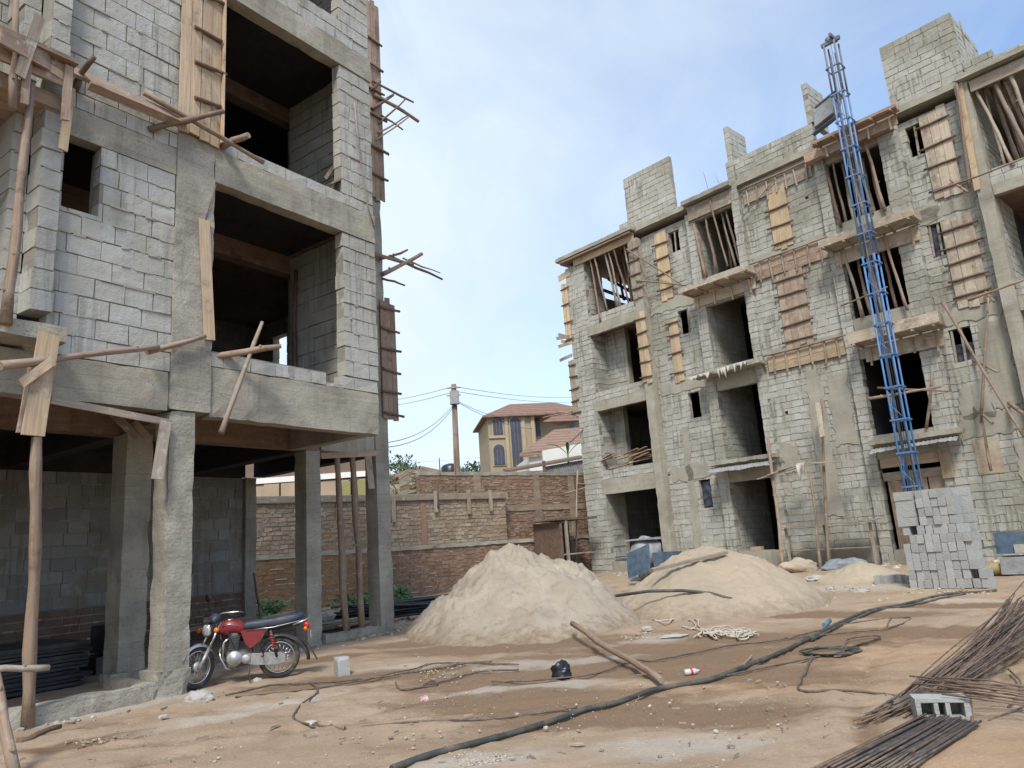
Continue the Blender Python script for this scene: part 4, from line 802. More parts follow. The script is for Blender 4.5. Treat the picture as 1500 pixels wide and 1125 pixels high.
mb.obj('wood_litter', 'plkG', kind='stuff', label='tiny wood chips and straw trodden into the earth', loc=(0, 0, 0))
# ------------------------------------------------------------------ cables, hose, rope, log
def gpath(pts, r, dz=0., wig=.0, sub=6):
    W = [G(*p) for p in pts]; out = []
    for i in range(len(W) - 1):
        p0, p1, p2, p3 = W[max(i - 1, 0)], W[i], W[i + 1], W[min(i + 2, len(W) - 1)]
        for k in range(sub):
            t = k / sub; q = .5 * (2 * p1 + (p2 - p0) * t + (2 * p0 - 5 * p1 + 4 * p2 - p3) * t * t + (3 * p1 - p0 - 3 * p2 + p3) * t ** 3)
            if wig: q += NZ.noise_vector(q * 3) * wig
            q.z = hgt(q.x, q.y) + NZ.noise(V((q.x * .5, q.y * .5, 3))) * .035 + NZ.noise(V((q.x * 1.7, q.y * 1.7, 9))) * .016 + r * .8 + dz; out.append(q)
    q = W[-1].copy(); q.z = hgt(q.x, q.y) + NZ.noise(V((q.x * .5, q.y * .5, 3))) * .035 + r + dz; out.append(q); return out
def cable(name, pts, r, m, label, cat, dz=0., wig=.01, group=None): return MB().tube(gpath(pts, r, dz, wig), r, 8).obj(name, m, None, label, cat, group)
M['hose'] = m_plain('dusty black hose', (.045, .05, .045), .55, 0, .4, 9, dirt=(.22, .17, .12), dk=.55); M['wire'] = m_plain('dusty wire', (.10, .08, .065), .7, 0, .4, 20, dirt=(.3, .22, .15)); M['rope'] = m_plain('white rope', (.46, .41, .34), .9, 0, .2, 30)
cable('hose', [(575, 1132), (640, 1108), (720, 1083), (790, 1063), (845, 1043), (900, 1030), (970, 1010), (1050, 997), (1105, 975), (1150, 955), (1190, 935), (1225, 915), (1275, 897), (1340, 882), (1400, 871), (1460, 866)], .026, 'hose', 'long thick black hose winding across the earth to the block stack', 'hose', .0, .012)
cable('cable', [(1190, 938), (1240, 912), (1290, 895), (1330, 887), (1420, 870)], .02, 'hose', 'second thinner black hose lying along the far end of the thick one', 'cable')
MB().tube([G(1208, 921) + V((0, 0, .05)), G(1216, 915) + V((0, 0, .055))], .034, 10).obj('hose_wrap', m_plain('blue rag', (.10, .19, .26), .8), None, 'blue rag tied round the black hose', 'rag')
cable('cable', [(330, 1018), (400, 1005), (450, 1003), (540, 995), (610, 985), (680, 973), (720, 970)], .012, 'wire', 'thin brown cable running from the motorbike towards the pale sand heap', 'cable', wig=.03)
cable('cable', [(345, 1022), (430, 1014), (520, 1000), (600, 982), (640, 972), (760, 975)], .010, 'wire', 'second thin cable just below the one by the motorbike', 'cable', wig=.04)
cable('cable', [(455, 1003), (466, 1013), (440, 1035), (430, 1052), (450, 1061), (500, 1067), (505, 1066)], .011, 'wire', 'thin cable curling into a hook shape left of centre', 'cable')
cable('cable', [(580, 1000), (588, 1012), (615, 1008), (640, 1003), (634, 997), (620, 1004), (650, 998), (700, 985), (760, 982)], .010, 'wire', 'thin looped cable left of the black plastic bag', 'cable')
cable('cable', [(530, 1064), (600, 1058), (700, 1053), (790, 1043), (845, 1036)], .010, 'wire', 'thin straight cable reaching the black hose from the left', 'cable', wig=.015)
cable('cable', [(720, 1000), (800, 995), (870, 988), (930, 968), (960, 970), (1050, 948), (1150, 935), (1250, 912), (1330, 905)], .010, 'wire', 'thin cable crossing under the log and past the right side of the hose', 'cable', wig=.02)
cable('cable', [(1000, 1003), (1080, 990), (1180, 967), (1225, 958), (1290, 935)], .010, 'wire', 'thin cable running from the hose to the coiled wire', 'cable', wig=.02)
cable('cable', [(1190, 962), (1180, 985), (1170, 1005), (1180, 1014), (1240, 1012), (1320, 1019)], .012, 'wire', 'dark cable dropping from the coil towards the hollow block', 'cable')
cable('cable', [(1240, 955), (1242, 940), (1275, 933), (1290, 937), (1250, 950)], .011, 'wire', 'loop of dark wire standing out right of the coil', 'cable', .02)
cable('cable', [(1300, 919), (1305, 908), (1330, 905), (1330, 910), (1300, 920), (1250, 925), (1150, 935)], .010, 'wire', 'long thin wire with a hooked end beyond the coil', 'cable')
T = MB()
for k in range(9):
    c = G(1217 + U(-2, 2), 957); pts = [c + V((math.cos(a) * (.27 + .02 * k * .5) * U(.93, 1.07), math.sin(a) * .30 * U(.93, 1.07), .006 + .004 * k)) for a in [6.283 * i / 22 for i in range(22)]]; T.tube(pts, .008, 6, closed=True)
T.obj('wire_coil', 'hose', None, 'flat coil of dark wire on the orange earth right of the hose', 'wire coil')
T = MB()
for k in range(8):
    pts = [(1028 + U(-12, 12) + 78 * t + U(-1, 1), 930 + U(-5, 5) + 3 * math.sin(t * 9 + k)) for t in [i / 10 for i in range(11)]]; T.tube(gpath(pts, .012, .01 * k * .5, .03, 4), .012, 6)
T.tube(gpath([(955, 908), (975, 914), (990, 908), (1010, 910), (1020, 918), (1012, 925), (1000, 920), (1030, 928)], .012, .01, .02), .012, 6); T.tube(gpath([(960, 912), (985, 910), (1005, 906), (1022, 912), (1025, 922), (1040, 930), (1100, 927)], .012, .02, .02), .012, 6)
T.obj('rope', 'rope', None, 'tangled white rope lying at the foot of the yellowish sand heap', 'rope')
a = G(970, 1005) + V((0, 0, .05)); a2 = G(838, 914); b_ = V((a2.x * .93, a2.y * .93, .28)); d = ray(838, 913); b_ = EYE + d * (12.6 / d.y)
pole(b_, a, .042, 'long pale log lying with its far end on the pale sand heap', None, 'pole', 'log', 'log', .05, .9)
a, b_ = G(908, 872), G(1096, 888); d1, d2 = ray(905, 872), ray(1098, 885)
# hose over the second heap
def onheap(x, y, Y): d = ray(x, y); return EYE + d * (Y / d.y)
MB().tube([onheap(x, y, Y) for x, y, Y in ((900, 873, 15.3), (950, 866, 15.0), (1000, 865, 14.75), (1040, 869, 14.65), (1070, 877, 14.5), (1100, 884, 14.45))], .03, 8).obj('hose', 'hose', None, 'dark hose piece arched over the yellowish sand heap', 'hose')
MB().plank(onheap(955, 835, 15.6), onheap(1065, 809, 16.2), (0, 1, .2), .1, .06).obj('plank', 'plkG', None, 'grey plank lying near the top of the yellowish sand heap', 'plank')
# ------------------------------------------------------------------ small things
def crumple(c, sx, sy, sz, label, name, cat, m, seed):
    bm = bmesh.new(); bmesh.ops.create_icosphere(bm, subdivisions=4, radius=1); P = []
    for v in bm.verts:
        n = v.co.copy(); q = 1 + .35 * NZ.noise(n * 1.6 + V((seed, 0, 0))) + .22 * abs(NZ.noise(n * 4 + V((0, seed, 0)))) + .08 * NZ.noise(n * 9); P.append(V(c) + V((n.x * sx * q, n.y * sy * q, max(-.35, n.z) * sz * q + sz * .3)))
    mb = MB(); mb.raw(P, [[v.index for v in f.verts] for f in bm.faces], [tuple(p) for p in P], .5, True); bm.free(); return mb.obj(name, m, None, label, cat)
M['bagK'] = m_plain('black plastic', (.012, .013, .02), .28, 0, .5, 20, bump=.5); M['sack'] = m_plain('white woven sack', (.37, .36, .34), .8, 0, .15, 30, dirt=(.3, .27, .22), dk=.6); M['tarp'] = m_plain('grey blue tarp', (.19, .215, .24), .6, 0, .3, 6, dirt=(.27, .25, .22), dk=.6)
crumple(G(822, 990), .12, .09, .12, 'knotted black plastic bag lying on wet earth', 'plastic_bag', 'bag', 'bagK', 3)
crumple(G(291, 1027), .16, .11, .085, 'folded dirty white sack on the ground before the front column', 'sack', 'sack', 'sack', 8)
crumple(G(1432, 856), .36, .22, .10, 'flat white sack lying at the foot of the block stack', 'sack', 'sack', 'sack', 12); crumple(G(1240, 833), .62, .4, .22, 'grey blue plastic sheet bunched on the ground before the flat wall', 'tarpaulin', 'tarpaulin', 'tarp', 5)
crumple(G(1195, 850), .28, .2, .10, 'pale paper scraps beside the scaffold poles', 'paper_scrap', 'scrap', 'sack', 15); crumple(G(948, 923), .09, .06, .05, 'small pale plastic scrap at the edge of the pale sand heap', 'plastic_scrap', 'scrap', 'sack', 17); crumple(G(988, 933), .2, .05, .03, 'white paper scrap lying left of the tangled rope', 'paper_scrap', 'scrap', 'sack', 19); crumple(G(1262, 868), .14, .08, .05, 'white scrap lying right of the broken lump', 'plastic_scrap', 'scrap', 'sack', 23)
crumple(G(455, 1058), .07, .05, .012, 'flat pale paper under the hook shaped cable', 'paper_scrap', 'scrap', 'cloth', 29)
M['pet'] = m_plain('clear plastic bottle', (.50, .49, .48), .2, 0, .1); M['label'] = m_plain('red bottle label', (.5, .03, .03), .5)
def bottle(c, ang, L, label):
    ax = V((math.cos(ang), math.sin(ang), .05)); T = thing('bottle', label, 'bottle', c)
    MB().lathe(V(c) + V((0, 0, .033)), ax, [(0, 0), (.03, .004), (.033, .02), (.033, L * .7), (.013, L * .9), (.013, L)], 12).obj('bottle_body', 'pet', T); MB().lathe(V(c) + V((0, 0, .033)), ax, [(.0345, L * .40), (.0345, L * .54)], 12).obj('paper_label', 'label', T); MB().lathe(V(c) + V((0, 0, .033)), ax, [(.015, L), (.015, L * 1.07), (0, L * 1.07)], 10).obj('cap', 'label', T)
bottle(G(1003, 990), .1, .17, 'crushed clear bottle with red label below the log'); M['wrap'] = m_plain('pink wrapper', (.5, .3, .3), .4, 0, .4, 25, dirt=(.5, .45, .42)); crumple(G(622, 1026), .05, .035, .035, 'tiny crumpled pinkish wrapper left of centre on the earth', 'wrapper', 'wrapper', 'wrap', 41)
p = G(501, 989); a = .5
T = MB(); fr = lambda x, y, z: p + V((math.cos(a) * x - math.sin(a) * y, math.sin(a) * x + math.cos(a) * y, z)); T.box(fr, -.085, .085, -.1, .1, -.01, .24, .012, .6, .04); T.obj('concrete_block', 'blkN', None, 'single pale block standing on end right of the motorbike', 'block')
MB().plank(G(0, 1010) + V((0, 0, .3)), G(72, 979) + V((0, 0, .02)), UP, .03, .03)
pole(FL(-2.6, -1.0, .72), EYE + ray(72, 978) * (7.6 / ray(72, 978).y), .035, 'short grey pole resting on the leaning foreground pole, cut end pale', None, 'plkG')
pole(G(22, 1140), EYE + ray(-8, 985) * (6.6 / ray(-8, 985).y), .055, 'thick leaning pole in the bottom left corner of the picture', None, 'pole', j=.02)
pole(G(28, 1090) + V((0, 0, .03)), G(88, 1072) + V((0, 0, .05)), .035, 'short brown stick lying on the ground at the lower left', None, 'poleB')
for q in ((285, 1085, 305, 1080), (225, 1120, 250, 1118), (832, 1093, 856, 1092), (395, 1068, 410, 1064), (1090, 975, 1102, 962)): MB().plank(G(q[0], q[1]) + V((0, 0, .012)), G(q[2], q[3]) + V((0, 0, .012)), UP, .018, .02).obj('twig', 'plkG', None, f'small {"pale" if q[0] > 800 else "brown"} wood splinter on the earth {"far left" if q[0] < 260 else "below the white sack" if q[0] < 300 else "near the hook shaped cable" if q[0] < 500 else "above the white stone" if q[0] < 900 else "beside the hose"}', 'splinter')
# hollow block with three cells
p = G(1379, 1054) + V((0, 0, .012)); a = -.27; fr = lambda x, y, z: p + V((math.cos(a) * x - math.sin(a) * y, math.sin(a) * x + math.cos(a) * y, z)) * .82
T = MB(); W_, D_, H_ = .225, .16, .2; S_ = .82
for x0, x1, z0, z1 in ((-W_, W_, 0, .04), (-W_, W_, .165, .2), (-W_, -W_ + .045, .041, .164), (-.075, -.035, .041, .164), (.02, .06, .041, .164), (W_ - .05, W_, .041, .164)): T.box(fr, x0, x1, -D_, D_ * .6, z0, z1, .004, .6, .03)
T.box(fr, -W_ + .046, W_ - .051, D_ * .3, D_ * .55, .041, .164, 0, .4); T.obj('hollow_block', 'blkN', None, 'hollow concrete block with three cells lying on its side among the steel bars', 'block')
# ------------------------------------------------------------------ reinforcing bars
M['rust'] = m_plain('rusty steel', (.165, .115, .085), .7, .3, .45, 14, dirt=(.30, .22, .17)); M['rustK'] = m_plain('dark steel bars', (.15, .125, .11), .5, .6, .45, 14, dirt=(.24, .18, .14))
for i in range(36):
    k = i / 35; e0 = (1350 + 86 * k + U(-4, 4), 1058 + 14 * k + U(-3, 3)); e1 = (1185 + 150 * k + U(-8, 8), 1138 + U(0, 10)); z = U(.04, .075)
    MB().tube([G(*e0) + V((0, 0, z)), G((e0[0] + e1[0]) / 2 + U(-3, 3), (e0[1] + e1[1]) / 2) + V((0, 0, z)), G(*e1) + V((0, 0, z))], .0082, 6, None).obj('steel_bar', 'rustK' if i % 4 else 'rust', None, 'straight dark steel bar in the flat bundle at the bottom right', 'steel bar', 'steel bars in the flat bundle')
for i in range(72):
    k = i / 71; k2 = rnd.random(); e0 = (1262 + 110 * k + U(-14, 14), 1058 - 30 * k + U(-8, 14)); md = (1385 + 50 * k2 + U(-12, 16), 1000 + 25 * k2 - 8 * k + U(-16, 16)); e1 = (1482 + 62 * rnd.random(), 897 + U(-6, 70)); z = U(.01, .05)
    A, B, C_ = G(*e0) + V((0, 0, z)), G(*md) + V((0, 0, U(.03, .22))), G(*e1) + V((0, 0, U(.02, .45) if i % 3 else U(.1, .6)))
    pts = [A * (1 - t) ** 2 + 2 * B * t * (1 - t) + C_ * t * t for t in [j / 8 for j in range(9)]]
    MB().tube(pts, .007, 6).obj('steel_bar', 'rust' if i % 5 else 'rustK', None, 'thin rusty bar curving through the loose steel heap at the right edge', 'steel bar', 'steel bars in the loose heap')
for i in range(12):
    y0 = 1000; A = G(1332 + (i * 37) % 60, 990 + i * 2.4, .17 + U(-.01, .05)); B = G(1530, 1008 + i * 2.6, U(.05, .2))
    MB().tube([A, (A + B) / 2 + V((0, 0, U(-.01, .03))), B], .0075, 6).obj('steel_bar', 'rust', None, 'rusty bar lying level across the hollow block towards the right edge', 'steel bar', 'level steel bars by the hollow block')
for i in range(10):
    A = G(1303 + U(-3, 10), 1045 + U(-6, 8)) + V((0, 0, .03 + .02 * (i % 4))); B = G(1365, 1026 + U(-4, 6)) + V((0, 0, .05 + .02 * (i % 4)))
    MB().tube([A, B], .014, 7).obj('steel_bar', 'rustK', None, 'thick dark cut bar end left of the hollow block', 'steel bar', 'thick bar ends left of the hollow block')
for i, pts in enumerate([((1478, 985), (1494, 1000), (1500, 1015), (1478, 1042)), ((1450, 1062), (1475, 1052), (1510, 1038)), ((1426, 1067), (1426, 1030), (1460, 1018))]): MB().tube([G(*q) + V((0, 0, .03 + (.12 if i == 2 and j == 1 else 0))) for j, q in enumerate(pts)], .009, 6).obj('steel_bar', 'rust', None, ['bent rusty bar shaped like a hook at the right edge', 'lone rusty bar on the earth right of the hollow block', 'short upright bent bar behind the hollow block'][i], 'steel bar')
# ------------------------------------------------------------------ stack of blocks
SX0, SY0 = 14.72, -6.2
def FS(x, y, z): return FR(SX0 + x, SY0 + y, z)
bz = hgt(*FS(.8, 0, 0).xy) - .01; proto = {}
def sblock(x, y, z, w, d, lab, rot=0.):
    key = (round(w, 3), round(d, 2), rnd.randrange(4))
    if key not in proto:
        mb = MB(); mb.box(lambda a, b, c: aR * a + bR * b + UP * c, 0, w - .006, 0, d, .002, .186, .004); proto[key] = mb.obj('concrete_block', 'blkN', None, lab, 'block', 'blocks of the neat grey stack'); o = proto[key]; me0 = o.data; off = o.location.copy(); o['_off'] = tuple(off)
    else:
        o = proto[key].copy(); COL.objects.link(o)
    o['label'] = lab; o.location = FS(x + U(-.006, .006), y + U(-.025, .025), z + U(0, .003)) + V(proto[key]['_off']); o.rotation_euler = (0, 0, U(-.018, .018)); return o
nrow = [10, 10, 9, 9, 9, 9, 8]
for r in range(7):
    for k in range(nrow[r]):
        if (r, k) in ((6, 1), (5, 0)) or rnd.random() < .02: continue
        sblock(.152 * k + (.05 if r == 6 else 0) + U(-.01, .01), 0, bz + .188 * r, .15, .40, f'block end in the grey stack, {ORD[r]} row up, {ORD[k]} from the left')
for r in range(7, 11):
    sblock(-.02, .0, bz + .188 * r, .40, .16, f'long block at the upper left of the stack, {ORD[r]} row from the ground')
    for k in range((5, 5, 5, 4)[r - 7]): sblock(.42 + .15 * k, 0, bz + .188 * r, .15, .40, f'block end in the grey stack, {ORD[r]} row up, {ORD[k]} right of the long block')
for r in range(11):
    for k in range(3): sblock(.1 + .42 * k, .46, bz + .188 * r, .40, .16, f'back layer block of the grey stack, {ORD[r]} row up, {ORD[k]} from the left')
for i, (x, y) in enumerate(((1282, 858), (1298, 858), (1312, 857), (1330, 858))):
    o = sblock(0, 0, 0, .15, .40, f'loose block lying at the left foot of the stack, {ORD[i]} from the left'); q = G(x - 4, y - 2); o.location = q + V(proto[next(k for k, v in proto.items() if v.data == o.data)]['_off']); o.rotation_euler = (0, 0, (.3, -.4, .9, .1)[i])
for x, y, lab in ((1152, 806, 'new pale block resting on the floor edge of the ground opening'), (1110, 808, 'reddish brick scrap on the floor edge of the ground opening')):
    q = Rw(x, y, .1); MB().box(lambda a, b, c: q + aR * a + bR * b + UP * c, -.2, .2, -.1, .1, 0, .17, .006).obj('concrete_block', 'blkN' if x > 1120 else 'plkR', None, lab, 'block')
crumple(G(1172, 838), .5, .3, .28, 'pile of reddish broken block rubble beside the left scaffold pole', 'rubble_pile', 'rubble', 'sandC', 31)
# ------------------------------------------------------------------ hoist mast
M['blue'] = m_plain('blue paint', (.055, .19, .43), .45, .1, .3, 8, dirt=(.22, .2, .19), dk=.6); M['blueF'] = m_plain('faded blue paint', (.09, .20, .39), .5, .2, .3, 6, dirt=(.25, .22, .2), dk=.6); M['steel'] = m_plain('weathered steel', (.155, .175, .22), .55, .5, .3, 9, dirt=(.2, .13, .1)); M['blueD'] = m_plain('deep blue paint', (.075, .125, .19), .5, .1, .4, 6, dirt=(.2, .18, .15))
MX, MY = 13.36, -1.05; T = thing('hoist_mast', 'tall blue lattice hoist mast standing in front of the right building', 'hoist', FR(MX, MY, .2)); hw = .17
for sx in (-1, 1):
    for sy in (-1, 1):
        for z0, z1, mm in ((.2, 9.4, 'blue'), (9.4, 14.9, 'blueF'), (14.9, 16.75, 'steel')): MB().tube([FR(MX + sx * hw, MY + sy * hw, z0), FR(MX + sx * hw, MY + sy * hw, z1)], .03, 8).obj('leg', mm, T)
for i in range(18):
    z = .5 + i * .96; e = hw + .05; mb = MB()
    if z > 16.8: break
    for (a, b_) in (((-e, -e), (e, -e)), ((e, -e), (e, e)), ((e, e), (-e, e)), ((-e, e), (-e, -e))): mb.plank(FR(MX + a[0], MY + a[1], z), FR(MX + b_[0], MY + b_[1], z), UP, .045, .025)
    mb.obj('ring_frame', 'blue' if z < 9.4 else 'blueF' if z < 14.9 else 'steel', T)
    if i % 2 == 0 and z < 15.8: MB().tube([FR(MX - hw, MY - hw, z), FR(MX - hw, MY + hw, z + .96)], .012, 6).tube([FR(MX + hw, MY - hw, z), FR(MX - hw, MY - hw, z + .48)], .010, 6).obj('brace', 'blue' if z < 9.4 else 'blueF' if z < 14.9 else 'steel', T)
for sx in (-.07, .07): MB().tube([FR(MX + sx, MY, .3), FR(MX + sx, MY, 16.4)], .02, 6).obj('guide_rail', 'steel', T)
MB().lathe(FR(MX - .05, MY, 16.95), bR, [(.0, -.05), (.10, -.05), (.08, -.02), (.08, .02), (.10, .05), (0, .05)], 14).obj('pulley', 'steel', T); MB().plank(FR(MX - .3, MY, 16.85), FR(MX + .3, MY, 16.85), UP, .12, .1).obj('head_beam', 'steel', T); MB().plank(FR(MX + .1, MY - .25, 16.95), FR(MX + .1, MY + .25, 16.95), UP, .12, .08).obj('head_beam', 'steel', T)
MB().tube([FR(MX, MY, 16.9), FR(MX, MY, 2.)], .008, 5).obj('hoist_cable', 'steel', T)
q0 = Rw(1212, 165, -.3); T = thing('hoist_bucket', 'grey tilting hoist bucket at roof height beside the mast', 'bucket', q0 - UP * .4)
fr = lambda a, b, c: q0 + (aR * (a * .96 + c * .28) + bR * b + UP * (c * .96 + a * .28)) * .82
MB().box(fr, -.45, .42, -.25, .35, -.38, .45, .01).obj('bucket_body', 'zinc', T); MB().box(fr, -.5, .46, -.3, .4, .46, .52, .004).obj('bucket_rim', 'steel', T); MB().plank(fr(-.6, 0, -.5), fr(.7, 0, -.5), bR, .2, .06).obj('support_bar', 'steel', T)
# ------------------------------------------------------------------ concrete mixers
def mixer(c, ang, s, label):
    c = V(c); e1 = V((math.cos(ang), math.sin(ang), 0)); e2 = V((-e1.y, e1.x, 0)); fr = lambda x, y, z: c + (e1 * x + e2 * y + UP * z) * s
    T = thing('concrete_mixer', label, 'mixer', c)
    MB().lathe(fr(0, 0, .95), (e1 * .5 + UP * .85), [(.0, -.45), (.35, -.42), (.52, -.15), (.53, .1), (.36, .5), (.34, .5)], 22).obj('drum', 'zinc', T)
    MB().box(fr, .55, 1.25, -.35, .35, .45, 1.0, .01).obj('engine_housing', 'blueD', T); MB().box(fr, -.5, .5, -.5, .5, 1.42, 1.5, .02).obj('cover_sheet', 'zinc', T)
    for sy in (-.4, .4): MB().plank(fr(-.5, sy, .05), fr(1.2, sy, .4), UP, .1, .06).obj('frame_rail', 'blueD', T); MB().tube([fr(-.1, sy, .0), fr(0, sy * .9, 1.0)], .04 * s, 8).obj('leg', 'blueD', T)
    for sy in (-.48, .48): MB().lathe(fr(.3, sy, .25), e2, [(0, -.06), (.2, -.06), (.25, -.03), (.25, .03), (.2, .06), (0, .06)], 18).obj('wheel', 'hose', T)
mixer(FR(5.5, -3.4, .1), -.8, .95, 'blue and grey concrete mixer half hidden behind the two sand heaps'); MB().box(lambda a, b, c: FR(6.35 + a, -4.9 + b, .45 + c + a * .25), -.42, .42, -.04, .04, 0, .75, .03).obj('metal_sheet', 'blueD', None, 'blue metal sheet leaning beside the mixer behind the sand heaps', 'sheet')
q = G(1490, 845); T = thing('concrete_mixer', 'blue concrete mixer cut off by the right edge of the picture', 'mixer', q)
fr = lambda a, b, c: q + aR * a + bR * b + UP * c
MB().box(fr, -.35, .9, .2, .7, .48, .95, .01).obj('engine_housing', 'blueD', T); MB().box(fr, -.3, 1, .1, .8, .05, .42, .01).obj('base_tank', 'zinc', T); MB().lathe(fr(.75, .5, 1.15), aR * .6 + UP, [(0, -.3), (.3, -.28), (.48, 0), (.45, .2), (.3, .5)], 20).obj('drum', 'blue', T); MB().plank(fr(-.9, .2, .62), fr(-.2, .25, .66), UP, .05, .05).obj('tow_bar', 'blueD', T); MB().box(fr, .02, .7, .14, .195, .5, .68, .004).obj('side_plate', 'sack', T)
MB().lathe(G(1466, 843) + V((0, 0, .14)), aR, [(0, -.3), (.11, -.28), (.13, -.2), (.13, .2), (.11, .28), (0, .3)], 16).obj('jerrycan', m_plain('faded yellow plastic', (.34, .28, .13), .6, 0, .3, 9, dirt=(.25, .2, .14)), None, 'dirty yellow can lying right of the block stack', 'can')
# ------------------------------------------------------------------ under the left building
M['blkp'] = m_plain('black film faced panels', (.022, .023, .028), .4, 0, .5, 5, dirt=(.12, .11, .10), dk=.5)
for i in range(11):
    o = MB().box(lambda a, b, c: FL(-2.6 + a, 2.55 + b, .02 + c), U(-.7, -.4), 2.5 + U(-.1, .12), U(-.08, .1), 1.5 + U(-.1, .1), .055 * i, .055 * i + .045, .006).obj('shutter_board', 'blkp', None, f'black shuttering panel in the flat stack behind the kerb, {ORD[i]} from the ground', 'panel', 'black shuttering panels in the flat stack')
MB().box(lambda a, b, c: FL(.75 + a, 3.6 + b, c), -.35, .3, -.3, .3, 0, .28, .01).box(lambda a, b, c: FL(.75 + a, 3.6 + b, c), -.2, .25, -.25, .25, .29, .75, .02).obj('generator', 'blkp', None, 'dark machine standing between the two front columns', 'machine')
for i in range(34):
    a = FL(6.5 + U(-.4, .4), 4.4 + U(-.35, .45), .12 + U(0, .35)); e = FL(11.0, 2.6 + U(-.5, .5), .15 + U(0, .45)); MB().tube([a, (a + e) / 2 - UP * U(0, .05), e], U(.02, .032), 7).obj('plastic_pipe', 'bagK' if i % 3 else 'hose', None, 'long black pipe in the bundle behind the right end column', 'pipe', 'black pipes in the bundle behind the column')
for i in range(16): q = FL(5.3 + U(-1.2, 1.4), 4.2 + U(-.8, .8), .05 + .012 * i); MB().plank(q - aL * U(.5, 1.3) + bL * U(-.2, .2), q + aL * U(.5, 1.3), bL, U(.08, .2), .03).obj('scrap_board', rnd.choice(['plkG', 'plkG', 'poleB']), None, 'grey scrap board lying behind the rear columns', 'board', 'scrap boards behind the rear columns')
for i in range(7): q = FL(4.6 + U(-.9, 1.2), 5.6 + U(-.5, .5), .3); MB().plank(q - aL * U(.6, 1.5), q + aL * U(.6, 1.5) + UP * .1, bL, U(.1, .2), .04).obj('scrap_board', rnd.choice(['plkR', 'plk']), None, 'brown scrap board heaped behind the motorbike seat', 'board', 'brown boards behind the motorbike')
for i, (u, v) in enumerate(((5.0, 4.0), (5.6, 4.1))): mb = MB(); rock(mb, FL(u, v, .28), .22); mb.obj('rubble_lump', 'blkN', None, f'pale concrete lump between the rear columns, {"left" if i == 0 else "right"} one', 'lump')
pole(FL(4.3, 4.6, .3), FL(5.3, 6.3, 1.35), .03, 'thin dark stick leaning above the motorbike seat', None, 'poleB')
# ================================================================== BEHIND: boundary walls, street
W0 = V((-3.2, 28.6, 0)); aW = V((.8, .6, 0)); bW = V((-.6, .8, 0))
def FWl(x, y, z): return W0 + aW * x + bW * y + UP * z
def Wl(px, py, off=0.): p = hit(px, py, W0, bW, off); return (p - W0).dot(aW), p.z
M['brickT'] = m_block('tan clay bricks', (.25, .185, .13), (.40, .32, .24), (.26, .205, .15), .46, .15, (.26, .17, .11, 1)); M['brickB'] = m_block('brown clay bricks', (.20, .115, .075), (.31, .20, .135), (.235, .165, .115), .5, .2, (.16, .10, .07, 1)); M['brickO'] = m_block('orange earth bricks', (.24, .13, .065), (.33, .195, .11), (.25, .155, .09), .55, .2, (.2, .1, .05, 1))
M['mbr'] = m_conc('brown mortar', (.30, .225, .165), (.20, .145, .105), False)
BW = thing('boundary_wall', 'long brown brick boundary wall closing the site between the two buildings', 'wall', FWl(2, 0, 0))
x0, x1 = -8.5, Wl(735, 740)[0]; zt = Wl(640, 724)[1]; zl = Wl(640, 797)[1]
def bw(x0, x1, z0, z1, y, m, nm, bl=.3, bh=.145, sd=0, th=.22, par=BW): return blockwall(FWl, x0, x1, z0, z1, y, y + th, bl, bh, par, m, seed=sd, j=.012, jt=.03, proud=.02, name=nm)
bw(x0, x1, zl, zt - .26, -.25, 'brickT', 'upper_wall', sd=301)
MB().box(FWl, x0, x1 + .1, -.31, .1, zt - .26, zt, .012, .5, .4).obj('ring_beam', 'concR', BW)
for px in (435, 490, 570, 632, 680, 712): xx = Wl(px, 740)[0]; MB().plank(FWl(xx, -.34, zt - U(.7, 1.1)), FWl(xx, -.34, zt + .1), aW, .15, .05).obj('cleat', 'plkG', BW)
MB().plank(FWl(x0, -.33, zt - .13), FWl(x1, -.33, zt - .13), UP, .2, .03).obj('form_board', 'plkG', BW)
xx = Wl(615, 740)[0]; MB().box(FWl, xx - .12, xx + .12, -.275, .0, zl, zt - .27, .012, .5, .3).obj('pier', m_block('reddish pier', (.28, .16, .11), (.34, .20, .14), (.28, .18, .12), .5, .1), BW)
xm = Wl(560, 840)[0]
bw(xm, 9.5, -.1, zl - .16, -.3, 'brickB', 'lower_wall', sd=302); bw(-9.5, xm - .01, -.1, zl - .16, -.32, 'brickO', 'lower_wall', .34, .16, sd=303)
MB().box(FWl, -9.5, 9.5, -.36, .1, zl - .155, zl, .02, .5, .3).obj('ledge', 'concC', BW)
x2 = Wl(618, 700)[0]; z2 = Wl(640, 691, .3)[1]
bw(x2, 12, zl, z2 - .16, .25, 'brickB', 'back_wall', sd=304); MB().box(FWl, x2, 12, .22, .5, z2 - .155, z2, .012, .5, .4).obj('coping', 'concC', BW)
for px, hh in ((700, 0), (787, 1), (838, 0)): xx = Wl(px, 720, .2)[0]; MB().box(FWl, xx - .16, xx + .16, .2, .3, zl, z2 - .16, .012, .5, .3).obj('pier', 'mbr', BW)
xx0, xx1 = Wl(735, 740, .2)[0], Wl(860, 740, .2)[0]; MB().box(FWl, xx0 + .15, xx1, .215, .3, zl + 1.15, zl + 1.38, .012, .5, .3).obj('band', 'mbr', BW)
for px, a, b_ in ((639, 672, 700), (662, 658, 720), (636, 700, 745)): q = Wl(px, b_, -.1); r_ = Wl(px - 1, a, -.1); pole(FWl(q[0], -.4, q[1]), FWl(r_[0], -.4, r_[1]), .03, f'thin stick standing up from the boundary wall, {"tallest" if px == 662 else "left" if px == 639 else "lowest"} one', None, 'poleB')
